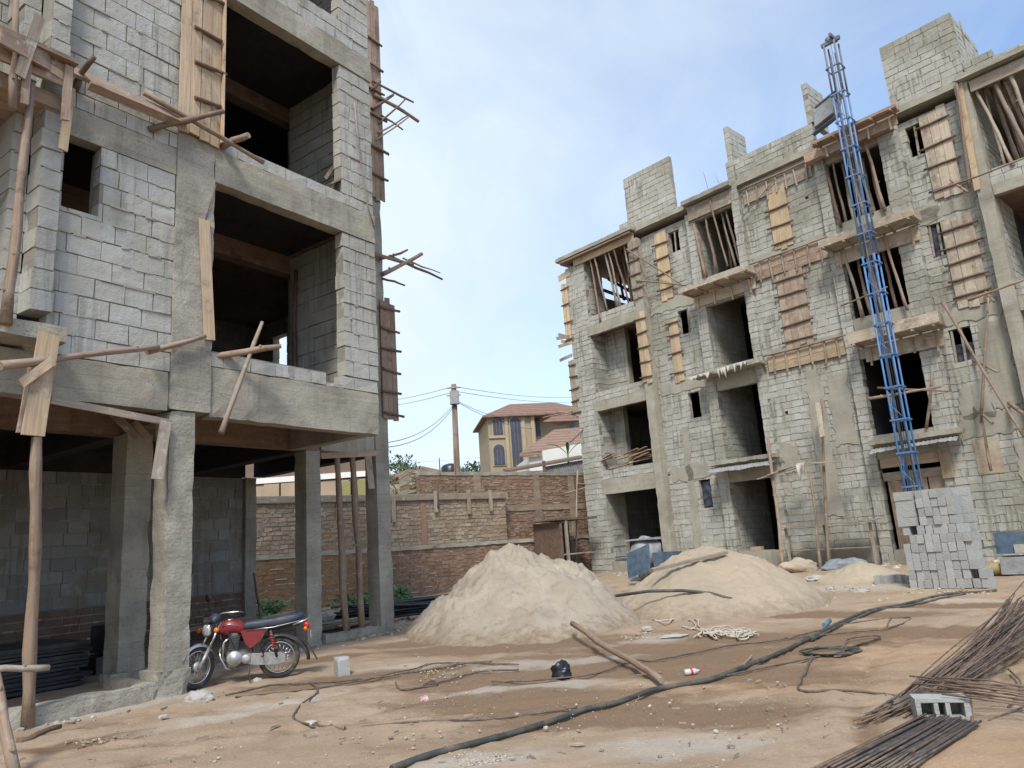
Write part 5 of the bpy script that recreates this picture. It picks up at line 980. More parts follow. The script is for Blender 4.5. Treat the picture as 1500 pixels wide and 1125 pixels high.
T = thing('brick_stack', 'rough stack of tan bricks on top of the boundary wall beside the building edge', 'brick stack', FWl(*[Wl(617, 700, .6)[0], .6, 3.4])); q0, q1 = Wl(597, 700, .7)[0], Wl(628, 700, .7)[0]
blockwall(FWl, q0, q1, 2.5, Wl(612, 688, .7)[1], .6, 1.4, .3, .15, T, 'brickT', seed=305, j=.03, jt=.03, name='brick_courses')
# dark shed at the corner
T = thing('lean_to_shed', 'dark little lean-to shed against the far wall at the right building corner', 'shed', FWl(6, -1.2, 0)); q0, q1 = Wl(815, 765, -2.)[0], Wl(868, 765, -2.)[0]
MB().box(FWl, q0 - .2, q1, -2.3, -.4, 2.45, 2.52, .02).obj('roof_sheet', 'rust', T); MB().box(FWl, q0, q0 + .08, -2.2, -.45, 0, 2.4, .02).obj('side_wall', 'poleB', T); MB().box(FWl, q0 + .1, q1, -.5, -.42, 0, 2.4, .01).obj('rear_wall', 'blkp', T); MB().plank(FWl(q0 + .3, -2.2, 0), FWl(q0 + .3, -2.2, 2.44), aW, .1, .1).obj('post', 'plkG', T); MB().box(FWl, q0 + .1, q1, -2.2, -.6, 1.1, 1.15, .01).obj('shelf', 'plkG', T)
# utility pole and wires
D = 36.; pb, pt = atY(668, 700, D), atY(664.5, 563, D); pb.z = 0
T = thing('utility_pole', 'pale wooden electricity pole with a small box behind the boundary wall', 'utility pole', pb); MB().tube([pb, pt], [.19, .13], 12).obj('pole_shaft', 'pole', T)
for y in (569, 580): q = atY(665, y, D); MB().tube([q + V((-.35, -.15, 0)), q + V((.35, -.15, 0))], .03, 6).obj('cross_arm', 'plkG', T)
q = atY(666, 583, D); MB().box(lambda a, b, c: q + V((a, b - .2, c)), -.22, .22, -.12, .12, -.35, .3, .01).obj('junction_box', 'zinc', T)
M['line'] = m_plain('power line', (.12, .13, .15), .6)
def wire(p, q, sag, lab):
    a, b_ = atY(*p), atY(*q); MB().tube([a * (1 - t) + b_ * t - UP * sag * 4 * t * (1 - t) for t in [i / 12 for i in range(13)]], .014, 5).obj('power_line', 'line', None, lab, 'wire', 'power lines at the electricity pole')
for p, q, s, lab in (((664, 566, 36), (520, 588, 60), .3, 'topmost power line running left from the electricity pole'), ((664, 574, 36), (520, 596, 60), .3, 'second power line running left from the electricity pole'), ((665, 592, 36), (540, 650, 22), .5, 'thick drooping power line going left and down from the pole'), ((665, 595, 36), (540, 655, 22), .6, 'lower thin line drooping left from the pole'), ((666, 566, 36), (880, 578, 60), .4, 'topmost power line running right above the yellow house'), ((666, 573, 36), (900, 586, 60), .4, 'second power line running right above the yellow house'), ((668, 588, 36), (780, 628, 50), .3, 'service line from the pole to the yellow house'), ((667, 586, 36), (760, 612, 50), .3, 'upper service line from the pole to the yellow house'), ((560, 680, 70), (860, 650, 80), .3, 'low distant power line crossing behind the pole')): wire(p, q, s, lab)
# yellow house
M['yel'] = m_plain('ochre plaster', (.31, .255, .18), .85, 0, .12, 1.2, dirt=(.33, .24, .13)); M['yelL'] = m_plain('light ochre trim', (.37, .30, .20), .85, 0, .1, 2); M['glz'] = m_plain('dark blue glass', (.07, .085, .12), .12, 0, .2, 2, bump=0); M['wht'] = m_plain('white plaster', (.68, .68, .66), .8, 0, .08, 1.5, dirt=(.5, .48, .44)); M['tan'] = m_plain('tan plaster', (.36, .28, .20), .85, 0, .15, 1, dirt=(.25, .19, .13)); M['brown'] = m_plain('brown fascia', (.16, .11, .085), .8, 0, .2, 2)
def m_tile(name, a, b_):
    m, nt, b = mat(name); N = NB(nt); p = N.n('TexCoord').outputs['Object']; w = N.n('TexWave', {'Vector': p, 'Scale': 1.3, 'Distortion': .6, 'Detail': 2.}, bands_direction='Z').outputs['Fac']; n1 = N.noise(p, 3, 4)
    c = N.mix(N.ramp(w, .2, .8), rgb(*a), rgb(*b_)); c = N.mix(N.ramp(n1, .45, .7, 0, .5), c, rgb(a[0] * .7, a[1] * .65, a[2] * .6)); N.set(b, 'Base Color', c); b.inputs['Roughness'].default_value = .8; N.bump(b, w, .5, .05); return m
M['tile'] = m_tile('orange red roof tiles', (.165, .09, .065), (.23, .135, .10)); M['tileB'] = m_tile('brown roof tiles', (.19, .12, .09), (.26, .17, .125))
HY = 52.; e1 = V((.985, .17, 0)); e2 = V((-.17, .985, 0)); H0 = atY(719, 690, HY); H0.z = 0
def FH(x, y, z): return H0 + e1 * x + e2 * y + UP * z
def Hl(px, py, off=0.): p = hit(px, py, H0, e2, off); return (p - H0).dot(e1), p.z
T = thing('house', 'ochre three storey house with red tiled hip roof and dark arched windows', 'house', FH(3, 3, 0))
xr = Hl(786, 650)[0]; xs = Hl(850, 640)[0]; ze = Hl(745, 609)[1]
MB().box(FH, 0, xr, 0, 6, 0, ze, 0, .5, 2).obj('wall', 'yel', T); MB().box(FH, xr, xs + 1, .9, 6, 0, ze, 0, .5, 2).obj('wall', 'yel', T)
def win(px0, py0, px1, py1, arch, off, nm='window'):
    a = Hl(px0, (py0 + py1) / 2, off); b_ = Hl(px1, (py0 + py1) / 2, off); z0 = Hl((px0 + px1) / 2, py1, off)[1]; z1 = Hl((px0 + px1) / 2, py0, off)[1]; x0, x1 = a[0], b_[0]; r = (x1 - x0) / 2
    pts = [(x0, z0), (x1, z0)]
    if arch: pts += [((x0 + x1) / 2 + r * math.cos(t), z1 - r + r * math.sin(t)) for t in [math.pi * i / 10 for i in range(11)]]
    else: pts += [(x1, z1), (x0, z1)]
    def ring(s, y0, y1): 
        cx, cz = (x0 + x1) / 2, (z0 + z1) / 2; n = len(pts); P = [FH(cx + (p[0] - cx) * s, y, cz + (p[1] - cz) * (1 + (s - 1) * .5)) for y in (y0, y1) for p in pts]; return MB().raw(P, [tuple(range(n))[::-1], tuple(range(n, 2 * n))] + [(i, (i + 1) % n, n + (i + 1) % n, n + i) for i in range(n)], [tuple(p) for p in P], .5)
    o = ring(1.22, off - .07, off + .02).obj(nm, 'yelL', T); ring(1.0, off - .11, off - .06).obj('pane', 'glz', o)
    for k in (.33, .66): MB().plank(FH(x0 + (x1 - x0) * k, off - .13, z0), FH(x0 + (x1 - x0) * k, off - .13, z1 - (r if arch else 0)), e1, .05, .03).obj('glazing_bar', 'brown', o)
win(722, 614, 736, 637, False, 0); win(723, 651, 739, 681, True, 0); win(749, 611, 764, 684, True, 0); win(779, 611, 791, 640, False, .9); win(832, 612, 842, 628, False, .9)
for px in (743, 768, 782): xx = Hl(px, 650)[0]; MB().box(FH, xx - .12, xx + .12, -.12, .0, 0, ze, 0, .5, 3).obj('pilaster', 'yelL', T)
MB().box(FH, .0, Hl(742, 640)[0], -.1, .0, Hl(730, 640)[1] - .1, Hl(730, 640)[1] + .1, 0).obj('string_course', 'yelL', T)
def hip(F, x0, x1, y0, y1, z, h_, ins, name, m, par, th=.22):
    P = [F(x0, y0, z), F(x1, y0, z), F(x1, y1, z), F(x0, y1, z), F(x0 + ins, (y0 + y1) / 2, z + h_), F(x1 - ins, (y0 + y1) / 2, z + h_)]; P += [F(x0, y0, z - th), F(x1, y0, z - th), F(x1, y1, z - th), F(x0, y1, z - th)]
    return MB().raw(P, [(0, 1, 5, 4), (1, 2, 5), (2, 3, 4, 5), (3, 0, 4), (0, 6, 7, 1), (1, 7, 8, 2), (2, 8, 9, 3), (3, 9, 6, 0), (6, 9, 8, 7)], [tuple(p) for p in P], .5).obj(name, m, par)
hip(FH, -.4, xs + 1.5, -.4, 6.4, ze, Hl(770, 591, 3)[1] - ze, 2.6, 'roof', 'tile', T, .12)
# brown roofed house, white wall, corrugated shed
HB = atY(764, 668, 44.); HB.z = 0
def FB(x, y, z): return HB + e1 * x + e2 * y + UP * z
def Bl(px, py, off=0.): p = hit(px, py, HB, e2, off); return (p - HB).dot(e1), p.z
T = thing('house', 'low white house with brown tiled roof half hidden by the right building', 'house', FB(3, 2, 0)); za = Bl(764, 664)[1]; zb = Bl(850, 640)[1]
MB().box(FB, .5, 6.5, .3, 5, 0, za - .2, 0, .5, 2).obj('wall', 'wht', T); P = [FB(-.1, 0, za), FB(6.5, 0, Bl(850, 645)[1]), FB(6.5, 3.4, Bl(850, 622, 3)[1]), FB(2.9, 3.4, Bl(832, 627, 3)[1])]; P += [p - UP * .25 for p in P]; MB().raw(P, [(0, 1, 2, 3), (0, 4, 5, 1), (1, 5, 6, 2), (2, 6, 7, 3), (3, 7, 4, 0), (7, 6, 5, 4)], [tuple(p) for p in P], .5).obj('roof', 'tileB', T)
q = Bl(815, 625, 4); P = [FB(q[0] - 1.0, 3.6, q[1] + .3), FB(q[0] + 1.8, 3.6, q[1] + .3), FB(q[0] + .6, 4.5, q[1] + 1.15)]; P += [FB(q[0] + .6, 5.4, q[1] + .3)]; MB().raw(P, [(0, 1, 2), (1, 3, 2), (3, 0, 2), (0, 3, 1)], [tuple(p) for p in P], .5).obj('roof_gable', 'tile', T)
q = Bl(795, 664, -1.2); z0 = Bl(820, 690, -1.2)[1]; r_ = Bl(860, 650, -1.2); T2 = thing('yard_wall', 'bright white wall under the brown tiled roof', 'wall', FB(q[0], -1.2, 0)); P = [FB(q[0], -1.2, 0), FB(r_[0], -1.2, 0), FB(r_[0], -1.2, Bl(860, 648, -1.2)[1]), FB(q[0], -1.2, Bl(795, 660, -1.2)[1])]; P += [p + e2 * .2 for p in P]; MB().raw(P, [(0, 1, 2, 3), (7, 6, 5, 4), (0, 4, 5, 1), (1, 5, 6, 2), (2, 6, 7, 3), (3, 7, 4, 0)], [tuple(p) for p in P], .5).obj('wall_panel', 'wht', T2)
T = thing('shed', 'corrugated iron shed with sloping dark roof above the boundary wall', 'shed', FB(1, -4, 0)); ya = Bl(745, 689, -4); yb = Bl(862, 668, -4)
P = [FB(ya[0], -4.2, ya[1]), FB(yb[0], -4.2, yb[1]), FB(yb[0], -2, yb[1] + .3), FB(ya[0], -2, ya[1] + .3)]; P += [p - UP * .12 for p in P]; MB().raw(P, [(0, 1, 2, 3), (0, 4, 5, 1), (1, 5, 6, 2), (2, 6, 7, 3), (3, 7, 4, 0), (7, 6, 5, 4)], [tuple(p) for p in P], .5).obj('roof_sheet', 'rust', T)
mb = MB(); xa = Bl(797, 690, -4)[0]; n = 40
for i in range(n): x = xa + (yb[0] - xa) * i / n; x_ = xa + (yb[0] - xa) * (i + 1) / n; o_ = .05 * (i % 2); P = [FB(x, -4 + o_, 0), FB(x_, -4.05 + .05 * ((i + 1) % 2) , 0), FB(x_, -4.05 + .05 * ((i + 1) % 2), ya[1] + (yb[1] - ya[1]) * (x_ - ya[0]) / (yb[0] - ya[0]) - .15), FB(x, -4 + o_ - .0, ya[1] + (yb[1] - ya[1]) * (x - ya[0]) / (yb[0] - ya[0]) - .15)]; mb.raw(P, [(0, 1, 2, 3)], [tuple(p) for p in P], .5)
mb.obj('corrugated_wall', 'zinc', T); MB().box(FB, xa - 1.2, xa - .02, -3.98, -3.8, 0, ya[1] - .1, 0, .5, 1).obj('block_panel', 'wht', T); MB().plank(FB(xa, -4.1, 0), FB(xa, -4.1, ya[1] + .4), e1, .15, .12).obj('post', 'poleB', T)
# water tank and distant roof, left house
q = atY(660, 690, 48.); T = thing('water_tank', 'black water tank behind the boundary wall left of the electricity pole', 'water tank', V((q.x, q.y, 0))); zt_ = atY(660, 679, 48.).z; MB().lathe(V((q.x, q.y, 0)), UP, [(.62, zt_ - 2), (.62, zt_ - .25), (.5, zt_ - .1), (.2, zt_), (0, zt_)], 20).obj('tank_shell', 'bagK', T); MB().box(lambda a, b, c: V((q.x + a, q.y + b, c)), -.8, .8, -.8, .8, 0, zt_ - 2.02, 0, .5, 2).obj('tank_stand', 'concC', T)
q = atY(612, 700, 70.); T = thing('house', 'far house showing only a red roof tip above the brick stack', 'house', V((q.x, q.y, 0))); MB().box(lambda a, b, c: V((q.x + a, q.y + b, c)), -3, 3, 0, 5, 0, atY(612, 700, 70.).z, 0, .5, 2).obj('wall', 'tan', T); z_ = atY(612, 698, 70.).z; hip(lambda a, b, c: V((q.x + a, q.y + b, c)), -3.4, 3.4, -.4, 5.4, z_ + .1, atY(612, 684, 72.).z - z_, 3.2, 'roof', 'tile', T)
q0, q1 = atY(330, 700, 44.), atY(545, 700, 44.); T = thing('house', 'long tan house with white band seen between the columns of the left building', 'house', V((q0.x, 44, 0))); fr = lambda a, b, c: V((q0.x - 6 + a, 44 + b, c)); L_ = q1.x - q0.x + 6
zz_ = lambda y: atY(450, y, 44.).z
MB().box(fr, 0, L_, 0, 6, 0, zz_(706), 0, .5, 2).obj('wall', 'tan', T); MB().box(fr, 0, L_, -.12, 6, zz_(704), zz_(696), 0, .5, 3).obj('fascia_band', 'wht', T); MB().box(fr, 0, L_, .0, 6, zz_(695.5), zz_(660), 0, .5, 3).obj('upper_wall', 'brown', T)
for px, m_ in ((525, 'brickT'), (512, 'brickO')): xx = atY(px, 715, 44.).x - (q0.x - 6); o = MB().box(fr, xx - .55, xx + .55, -.06, 0, zz_(735), zz_(708), 0).obj('window', 'yelL', T); MB().box(fr, xx - .45, xx + .45, -.09, -.05, zz_(734), zz_(709), 0).obj('pane', m_plain('green shutters', (.22, .21, .08), .6), o)
for px in (400, 425): xx = atY(px, 715, 44.).x - (q0.x - 6); MB().box(fr, xx - .45, xx + .45, -.3, 0, 0, zz_(706), 0, .5, 2).obj('pilaster', 'tan', T)
# ------------------------------------------------------------------ vegetation
def m_leaf(name, a, b_):
    m, nt, b = mat(name); N = NB(nt); c = N.mix(N.attr('rv'), rgb(*a), rgb(*b_)); N.set(b, 'Base Color', c); b.inputs['Roughness'].default_value = .6; b.inputs['Transmission Weight'].default_value = 0.; return m
M['leaf'] = m_leaf('dull leaves', (.035, .06, .025), (.09, .13, .05)); M['leafG'] = m_leaf('fresh leaves', (.045, .11, .03), (.12, .22, .07))
def leafcloud(mb, c, rx, ry, rz, n, s):
    cl = [(V(c) + V((U(-1, 1) * rx, U(-1, 1) * ry, U(-1, 1) * rz)) * .75, U(.25, .5)) for _ in range(max(3, n // 60))]
    for i in range(n):
        q, k = rnd.choice(cl); p = q + V((rnd.gauss(0, rx * k * .5), rnd.gauss(0, ry * k * .5), rnd.gauss(0, rz * k * .5))); d = V((U(-1, 1), U(-1, 1), U(-.6, .8))).normalized(); e = d.orthogonal().normalized(); w = s * U(.6, 1.2)
        P = [p, p + d * w * .5 + e * w * .25, p + d * w, p + d * w * .5 - e * w * .25]; mb.raw(P, [(0, 1, 2, 3)], [tuple(v) for v in P], U(0, 1))
def tree(px, py, Y, r, label, n=700, s=.35):
    c = atY(px, py, Y); T = thing('tree', label, 'tree', V((c.x, c.y, 0))); MB().tube(crook(V((c.x, c.y, 0)), c - UP * .3, 6, .15), [.25, .23, .2, .17, .14, .11, .07], 8).tube(crook(c - UP * r, c + V((r * .6, 0, r * .4)), 4, .1), [.1, .09, .07, .05, .03], 6).tube(crook(c - UP * r, c + V((-r * .6, .3, r * .3)), 4, .1), [.1, .09, .07, .05, .03], 6).obj('trunk', 'poleB', T); mb = MB(); leafcloud(mb, c, r * 1.3, r, r, n, s); mb.obj('crown', 'leaf', T)
tree(708, 690, 62, 1.2, 'dark tree top beside the ochre house above the boundary wall', 500, .4); tree(588, 706, 60, 1.6, 'low tree behind the wall at the edge of the left building', 500, .35); tree(538, 700, 48, 1.7, 'bushy tree seen behind the right end column', 900, .3); tree(580, 700, 85, 2.2, 'far grey green tree above the red roof tip', 500, .5); tree(600, 695, 95, 2., 'farthest small tree left of the red roof tip', 400, .5); tree(690, 689, 90, 1.2, 'small distant tree right of the electricity pole', 300, .4)
def banana(base, h_, n, label):
    T = thing('banana_plant', label, 'plant', base); MB().tube([V(base), V(base) + UP * h_ * .5], [.08, .05], 8).obj('stem', 'leafG', T)
    for i in range(n):
        an = 6.28 * i / n + U(-.3, .3); d = V((math.cos(an), math.sin(an) * .5, 0)); p0 = V(base) + UP * h_ * .45; P = []; g = []; sd = V((-d.y, d.x, 0)) * .14 * h_ * .5
        for k in range(7): t = k / 6; c = p0 + d * t * h_ * .45 + UP * (h_ * .6 * t - h_ * .35 * t * t); w = math.sin(math.pi * (t * .9 + .08)) ; P += [c - sd * w, c + UP * .02 * -1, c + sd * w]; g += [(0, 0, 0)] * 3
        MB().raw(P, [(k * 3 + z, k * 3 + 1 + z, k * 3 + 4 + z, k * 3 + 3 + z) for k in range(6) for z in (0, 1)], g, U(.3, 1), True).obj('leaf', 'leafG', T)
q = FWl(Wl(588, 722, 1.2)[0], 1.2, 2.9); banana(V((q.x, q.y, 2.0)), 2.4, 6, 'spiky green plant behind the wall at the edge of the left building'); q = atY(832, 668, 42); banana(V((q.x, q.y, q.z - 1.1)), 2.6, 4, 'single green banana leaf against the bright white wall')
for i, (u, v, r) in enumerate(((5.9, 7.6, .5), (7.0, 8.0, .55), (8.2, 6.2, .7), (9.4, 5.6, .5))):
    c = FL(u, v, .45); T = thing('weed_clump', f'leafy green weeds growing before the orange brick wall, {ORD[i]} clump from the left', 'weeds', FL(u, v, 0.05)); mb = MB(); leafcloud(mb, c, r, r * .7, .25, 420, .14); mb.obj('leaves', 'leafG', T); MB().tube([FL(u, v, 0), c], .015, 5).tube([FL(u + .1, v, 0), c + V((.2, 0, .1))], .012, 5).obj('stem', 'leafG', T)
# ================================================================== MOTORBIKE
rw = G(409, 994); K = .89; fw = G(297, 1006.5); fw = rw + (fw - rw).normalized() * 1.24 * K; rw.z = hgt(rw.x, rw.y) + .01; fw.z = hgt(fw.x, fw.y) + .01
bx = (fw - rw); bx.z = 0; WB = bx.length; bx.normalize(); by = V((-bx.y, bx.x, 0)); lean = .06; bz_ = (UP + by * lean).normalized()
def FB0(x, y, z): return rw + (bx * x + by * y + bz_ * z) * K
def FB_(x, y, z): return FB0(x if x < .35 else .35 + (x - .35) * .8, y, z)
MOTO = thing('motorbike', 'dusty red motorbike with long dark blue seat parked by the front column', 'motorbike', rw + bx * WB / 2)
M['tyre'] = m_plain('dusty tyre', (.03, .03, .03), .8, 0, .4, 20, dirt=(.19, .15, .11), dk=.6, bump=.4); M['chrome'] = m_plain('chrome', (.62, .62, .63), .2, 1., .1, 8, bump=0, dirt=(.4, .36, .3), dk=.4); M['alu'] = m_plain('cast aluminium', (.40, .40, .40), .42, .7, .2, 18, dirt=(.25, .2, .15)); M['red'] = m_plain('dark red paint', (.20, .014, .022), .3, 0, .15, 3, bump=0, dirt=(.25, .12, .09), dk=.35); M['seat'] = m_plain('dark blue vinyl', (.022, .034, .062), .45, 0, .3, 8, dirt=(.12, .11, .1), dk=.4); M['blk'] = m_plain('black plastic', (.02, .02, .022), .45, 0, .3, 10, dirt=(.14, .11, .09), dk=.5); M['amber'] = m_plain('amber lens', (.65, .14, .01), .25, 0, .1); M['redl'] = m_plain('red lens', (.5, .03, .02), .25); M['lens'] = m_plain('headlight glass', (.75, .76, .76), .08, .6, .1, 12, bump=0); M['engine'] = m_plain('dark engine metal', (.12, .12, .12), .5, .6, .3, 20, dirt=(.22, .18, .14))
def bt(pts, r, m, name, par=MOTO, n=10): return MB().tube([FB_(*p) for p in pts], [q * K for q in r] if isinstance(r, (list, tuple)) else r * K, n).obj(name, m, par)
st = .80   # front wheel steered to its left
sx, sy = math.cos(st), math.sin(st); piv = V((.93, 0, 0))
def FF(x, y, z):   # front assembly, rotated about the steering axis
    hx = 1.02 + (.62 - z) * -.0; dx = x - piv.x; return FB0(piv.x + dx * sx - y * sy, dx * sy + y * sx, z)
def wheel(fr, cx, name):
    R_ = .305; ring = lambda r, y=0., n=48: [fr(cx + math.cos(6.2832 * i / n) * r, y, R_ + math.sin(6.2832 * i / n) * r) for i in range(n)]
    W = MB(); W.tube(ring(.262), .043 * K, 12, closed=True); W = W.obj('tyre', 'tyre', MOTO)
    mb = MB(); mb.tube(ring(.222, .018), .012 * K, 8, closed=True); mb.tube(ring(.222, -.018), .012 * K, 8, closed=True)
    for i in range(36): a, b_ = 6.2832 * i / 36, 6.2832 * (i + (4 if i % 2 else -4)) / 36; y = .03 if i % 4 < 2 else -.03; mb.tube([fr(cx + math.cos(b_) * .05, y, R_ + math.sin(b_) * .05), fr(cx + math.cos(a) * .22, 0, R_ + math.sin(a) * .22)], .0028 * K, 4)
    mb.obj('rim', 'chrome', MOTO)
    ax = (fr(cx, 1, R_) - fr(cx, 0, R_)).normalized(); MB().lathe(fr(cx, 0, R_), ax, [(r * K, h_ * K) for r, h_ in ((0, -.06), (.03, -.06), (.07, -.045), (.08, -.03), (.08, .03), (.07, .045), (.03, .06), (0, .06))], 20).obj('hub', 'alu', MOTO)
wheel(FB0, 0, 'rear'); wheel(FF, 1.24, 'front')
def fpt(z): return 1.24 - (z - .30) * .60 + .0
for s in (-1, 1): MB().tube([FF(fpt(.28) + .01, s * .085, .28), FF(fpt(.55), s * .085, .55)], .026 * K, 12).obj('fork_leg', 'alu', MOTO); MB().tube([FF(fpt(.55), s * .085, .55), FF(fpt(.90), s * .085, .90)], .017 * K, 12).obj('fork_tube', 'chrome', MOTO)
P = []; g = []
for i in range(15):
    a = math.radians(20 + 125 * i / 14)
    for k in range(5): y = (k - 2) / 2 * .062; P.append(FF(1.24 + math.cos(a) * (.335 - .012 * (k - 2) ** 2), y, .305 + math.sin(a) * (.335 - .012 * (k - 2) ** 2))); g.append((0, 0, 0))
o = MB().raw(P, [(i * 5 + k, i * 5 + k + 1, (i + 1) * 5 + k + 1, (i + 1) * 5 + k) for i in range(14) for k in range(4)], g, .5, True).obj('front_fender', 'chrome', MOTO); o.modifiers.new('s', 'SOLIDIFY').thickness = .006
hc = (fpt(.80) + .13, 0, .80); ax = (FF(hc[0] + 1, 0, hc[2] - .1) - FF(hc[0], 0, hc[2])).normalized(); hp = FF(*hc)
L1 = MB().lathe(hp, ax, [(r * K, h_ * K) for r, h_ in ((0, -.12), (.06, -.11), (.09, -.05), (.098, 0))], 24).obj('headlight', 'blk', MOTO); MB().lathe(hp, ax, [(r * K, h_ * K) for r, h_ in ((.097, -.005), (.1, .008), (.092, .014), (.088, .006))], 24).obj('rim_ring', 'chrome', L1); MB().lathe(hp, ax, [(r * K, h_ * K) for r, h_ in ((.089, .004), (.07, .018), (.03, .026), (0, .028))], 24).obj('lens', 'lens', L1)
def loft(secs, m, name, F=FB_, par=MOTO, n=16, pw=2.6):
    P = []; g = []
    for (x, z, hy, hz) in secs:
        for k in range(n): a = 6.2832 * k / n; c, s_ = math.cos(a), math.sin(a); P.append(F(x, math.copysign(abs(c) ** (2 / pw), c) * hy, z + math.copysign(abs(s_) ** (2 / pw), s_) * hz)); g.append((x, 0, z))
    fs = [(i * n + k, i * n + (k + 1) % n, (i + 1) * n + (k + 1) % n, (i + 1) * n + k) for i in range(len(secs) - 1) for k in range(n)] + [tuple(range(n))[::-1], tuple((len(secs) - 1) * n + k for k in range(n))]
    return MB().raw(P, fs, g, .5, True).obj(name, m, par)
loft([(fpt(.9) - .03, .95, .06, .05), (fpt(.9) + .03, .96, .085, .07), (fpt(.9) + .09, .94, .085, .06), (fpt(.9) + .13, .92, .06, .035)], 'seat', 'headlight_cowl', FF)
for s in (-1, 1):
    loft([(fpt(.9) + .10 - .02 * 0, .79, .001, .001)] * 2, 'blk', 'cowl_bracket', FF) if False else None
    bt_ = MB().tube([FF(hc[0] - .06, s * .09, hc[2] + .0), FF(hc[0] - .04, s * .17, hc[2])], .011 * K, 8).obj('indicator_stem', 'blk', MOTO); q = FF(hc[0] - .02, s * .19, hc[2]); MB().lathe(q, ax, [(r * K, h_ * K) for r, h_ in ((0, -.045), (.03, -.035), (.04, 0), (.038, .02), (.02, .035), (0, .038))], 14).obj('indicator', 'amber', MOTO)
hx = fpt(.98) + .04
MB().tube([FF(hx - .20, .36, 1.0), FF(hx - .12, .30, 1.03), FF(hx + .01, .12, 1.03), FF(hx + .03, 0, .98), FF(hx + .01, -.12, 1.03), FF(hx - .12, -.30, 1.03), FF(hx - .20, -.36, 1.0)], .012 * K, 8).obj('handlebar', 'chrome', MOTO)
for s in (-1, 1): MB().tube([FF(hx - .21, s * .365, .998), FF(hx - .13, s * .305, 1.03)], .019 * K, 10).obj('grip', 'blk', MOTO); MB().tube([FF(hx - .03, s * .22, 1.02), FF(hx + .0, s * .26, 1.0), FF(hx - .12, s * .36, .97)], .006 * K, 6).obj('lever', 'blk', MOTO)
MB().tube([FF(hx - .08, -.26, 1.03), FF(hx - .07, -.28, 1.12), FF(hx - .04, -.26, 1.2)], .006 * K, 6).obj('mirror_stem', 'blk', MOTO); MB().lathe(FF(hx - .04, -.26, 1.25), ax, [(r * K, h_ * K) for r, h_ in ((0, -.02), (.05, -.015), (.062, 0), (.058, .012), (0, .02))], 18).obj('mirror', 'blk', MOTO)
MB().tube([FF(hx - .08, .0, 1.0), FF(hx + .06, .05, .95), FF(hx + .1, .1, .75), FF(hx, .1, .6)], .007 * K, 6).obj('brake_cable', 'blk', MOTO)
loft([(.985, .79, .03, .05), (.95, .80, .09, .085), (.86, .815, .125, .105), (.74, .82, .135, .105), (.62, .80, .12, .095), (.54, .775, .09, .075), (.50, .765, .05, .05)], 'red', 'fuel_tank'); MB().lathe(FB_(.80, 0, .905), bz_, [(r * K, h_ * K) for r, h_ in ((.05, 0), (.05, .02), (.03, .028), (0, .028))], 16).obj('fuel_cap', 'chrome', MOTO)
for s in (-1, 1): MB().tube([FB_(.93, s * .112, .84), FB_(.80, s * .138, .86), (FB_(.64, s * .13, .83))], .006 * K, 6).obj('tank_stripe', 'chrome', MOTO)
loft([(.56, .80, .10, .03), (.50, .815, .125, .06), (.30, .815, .13, .07), (.05, .83, .13, .075), (-.20, .86, .125, .07), (-.33, .885, .11, .055), (-.37, .89, .06, .02)], 'seat', 'seat', pw=3.2); MB().tube([FB_(.5, .135, .755), FB_(.1, .14, .76), FB_(-.3, .13, .82), FB_(-.37, .1, .83)], .007 * K, 6).obj('seat_trim', 'chrome', MOTO)
bt([(-.20, .15, .77), (-.38, .14, .82), (-.44, .10, .86), (-.45, 0, .87), (-.44, -.10, .86), (-.38, -.14, .82), (-.20, -.15, .77)], .011, 'chrome', 'grab_rail')
for s in (-1, 1):
    pts = [(.58, .74), (.16, .755), (.27, .60), (.42, .50), (.50, .56)]; P = [FB_(x, s * y, z) for y in (.09, .125) for x, z in pts]; n = 5; o = MB().raw(P, [tuple(range(n)), tuple(range(n, 2 * n))[::-1]] + [(i, (i + 1) % n, n + (i + 1) % n, n + i) for i in range(n)], [tuple(p) for p in P], .5).obj('side_cover', 'red', MOTO); bv = o.modifiers.new('b', 'BEVEL'); bv.width = .012; bv.segments = 3
bt([(.98, 0, .80), (.95, 0, .55), (.86, 0, .30), (.62, 0, .22)], .022, 'blk', 'frame_down_tube'); bt([(.98, 0, .84), (.55, 0, .70), (.1, 0, .70), (-.3, 0, .76)], .02, 'blk', 'frame_spine')
for s in (-1, 1): bt([(.40, s * .08, .62), (.42, s * .09, .34), (.48, s * .09, .26)], .016, 'blk', 'frame_side_tube'); bt([(.46, s * .10, .32), (0, s * .12, .305)], .024, 'alu', 'swing_arm'); bt([(.12, s * .15, .72), (.03, s * .15, .33)], .02, 'blk', 'shock_absorber')
for s in (-1, 1):
    mb = MB(); mb.tube([FB_(.105 - .055 * t / 40 * 1.0 + math.cos(t * .9) * .034, s * .15 + math.sin(t * .9) * .034, .66 - .22 * t / 40) for t in range(41)], .006 * K, 6); mb.obj('spring', 'redl', MOTO)
loft([(.86, .36, .10, .08), (.82, .37, .13, .11), (.56, .36, .13, .115), (.44, .34, .12, .10), (.38, .33, .07, .06)], 'engine', 'crankcase')
for s in (-1, 1):
    MB().lathe(FB_(.70, s * .12, .36), by * s, [(r * K, h_ * K) for r, h_ in ((.115, -.02), (.115, .03), (.10, .05), (.05, .06), (.045, .065), (0, .065))], 24).obj('engine_cover', 'alu', MOTO); MB().lathe(FB_(.50, s * .12, .34), by * s, [(r * K, h_ * K) for r, h_ in ((.07, -.02), (.07, .035), (.05, .05), (0, .05))], 18).obj('sprocket_cover', 'alu', MOTO)
mb = MB()
for i in range(8): z = .46 + .028 * i; x = .74 - .006 * i; mb.box(lambda a, b, c: FB_(x + a, b, z + c), -.085, .085, -.095, .095, 0, .012)
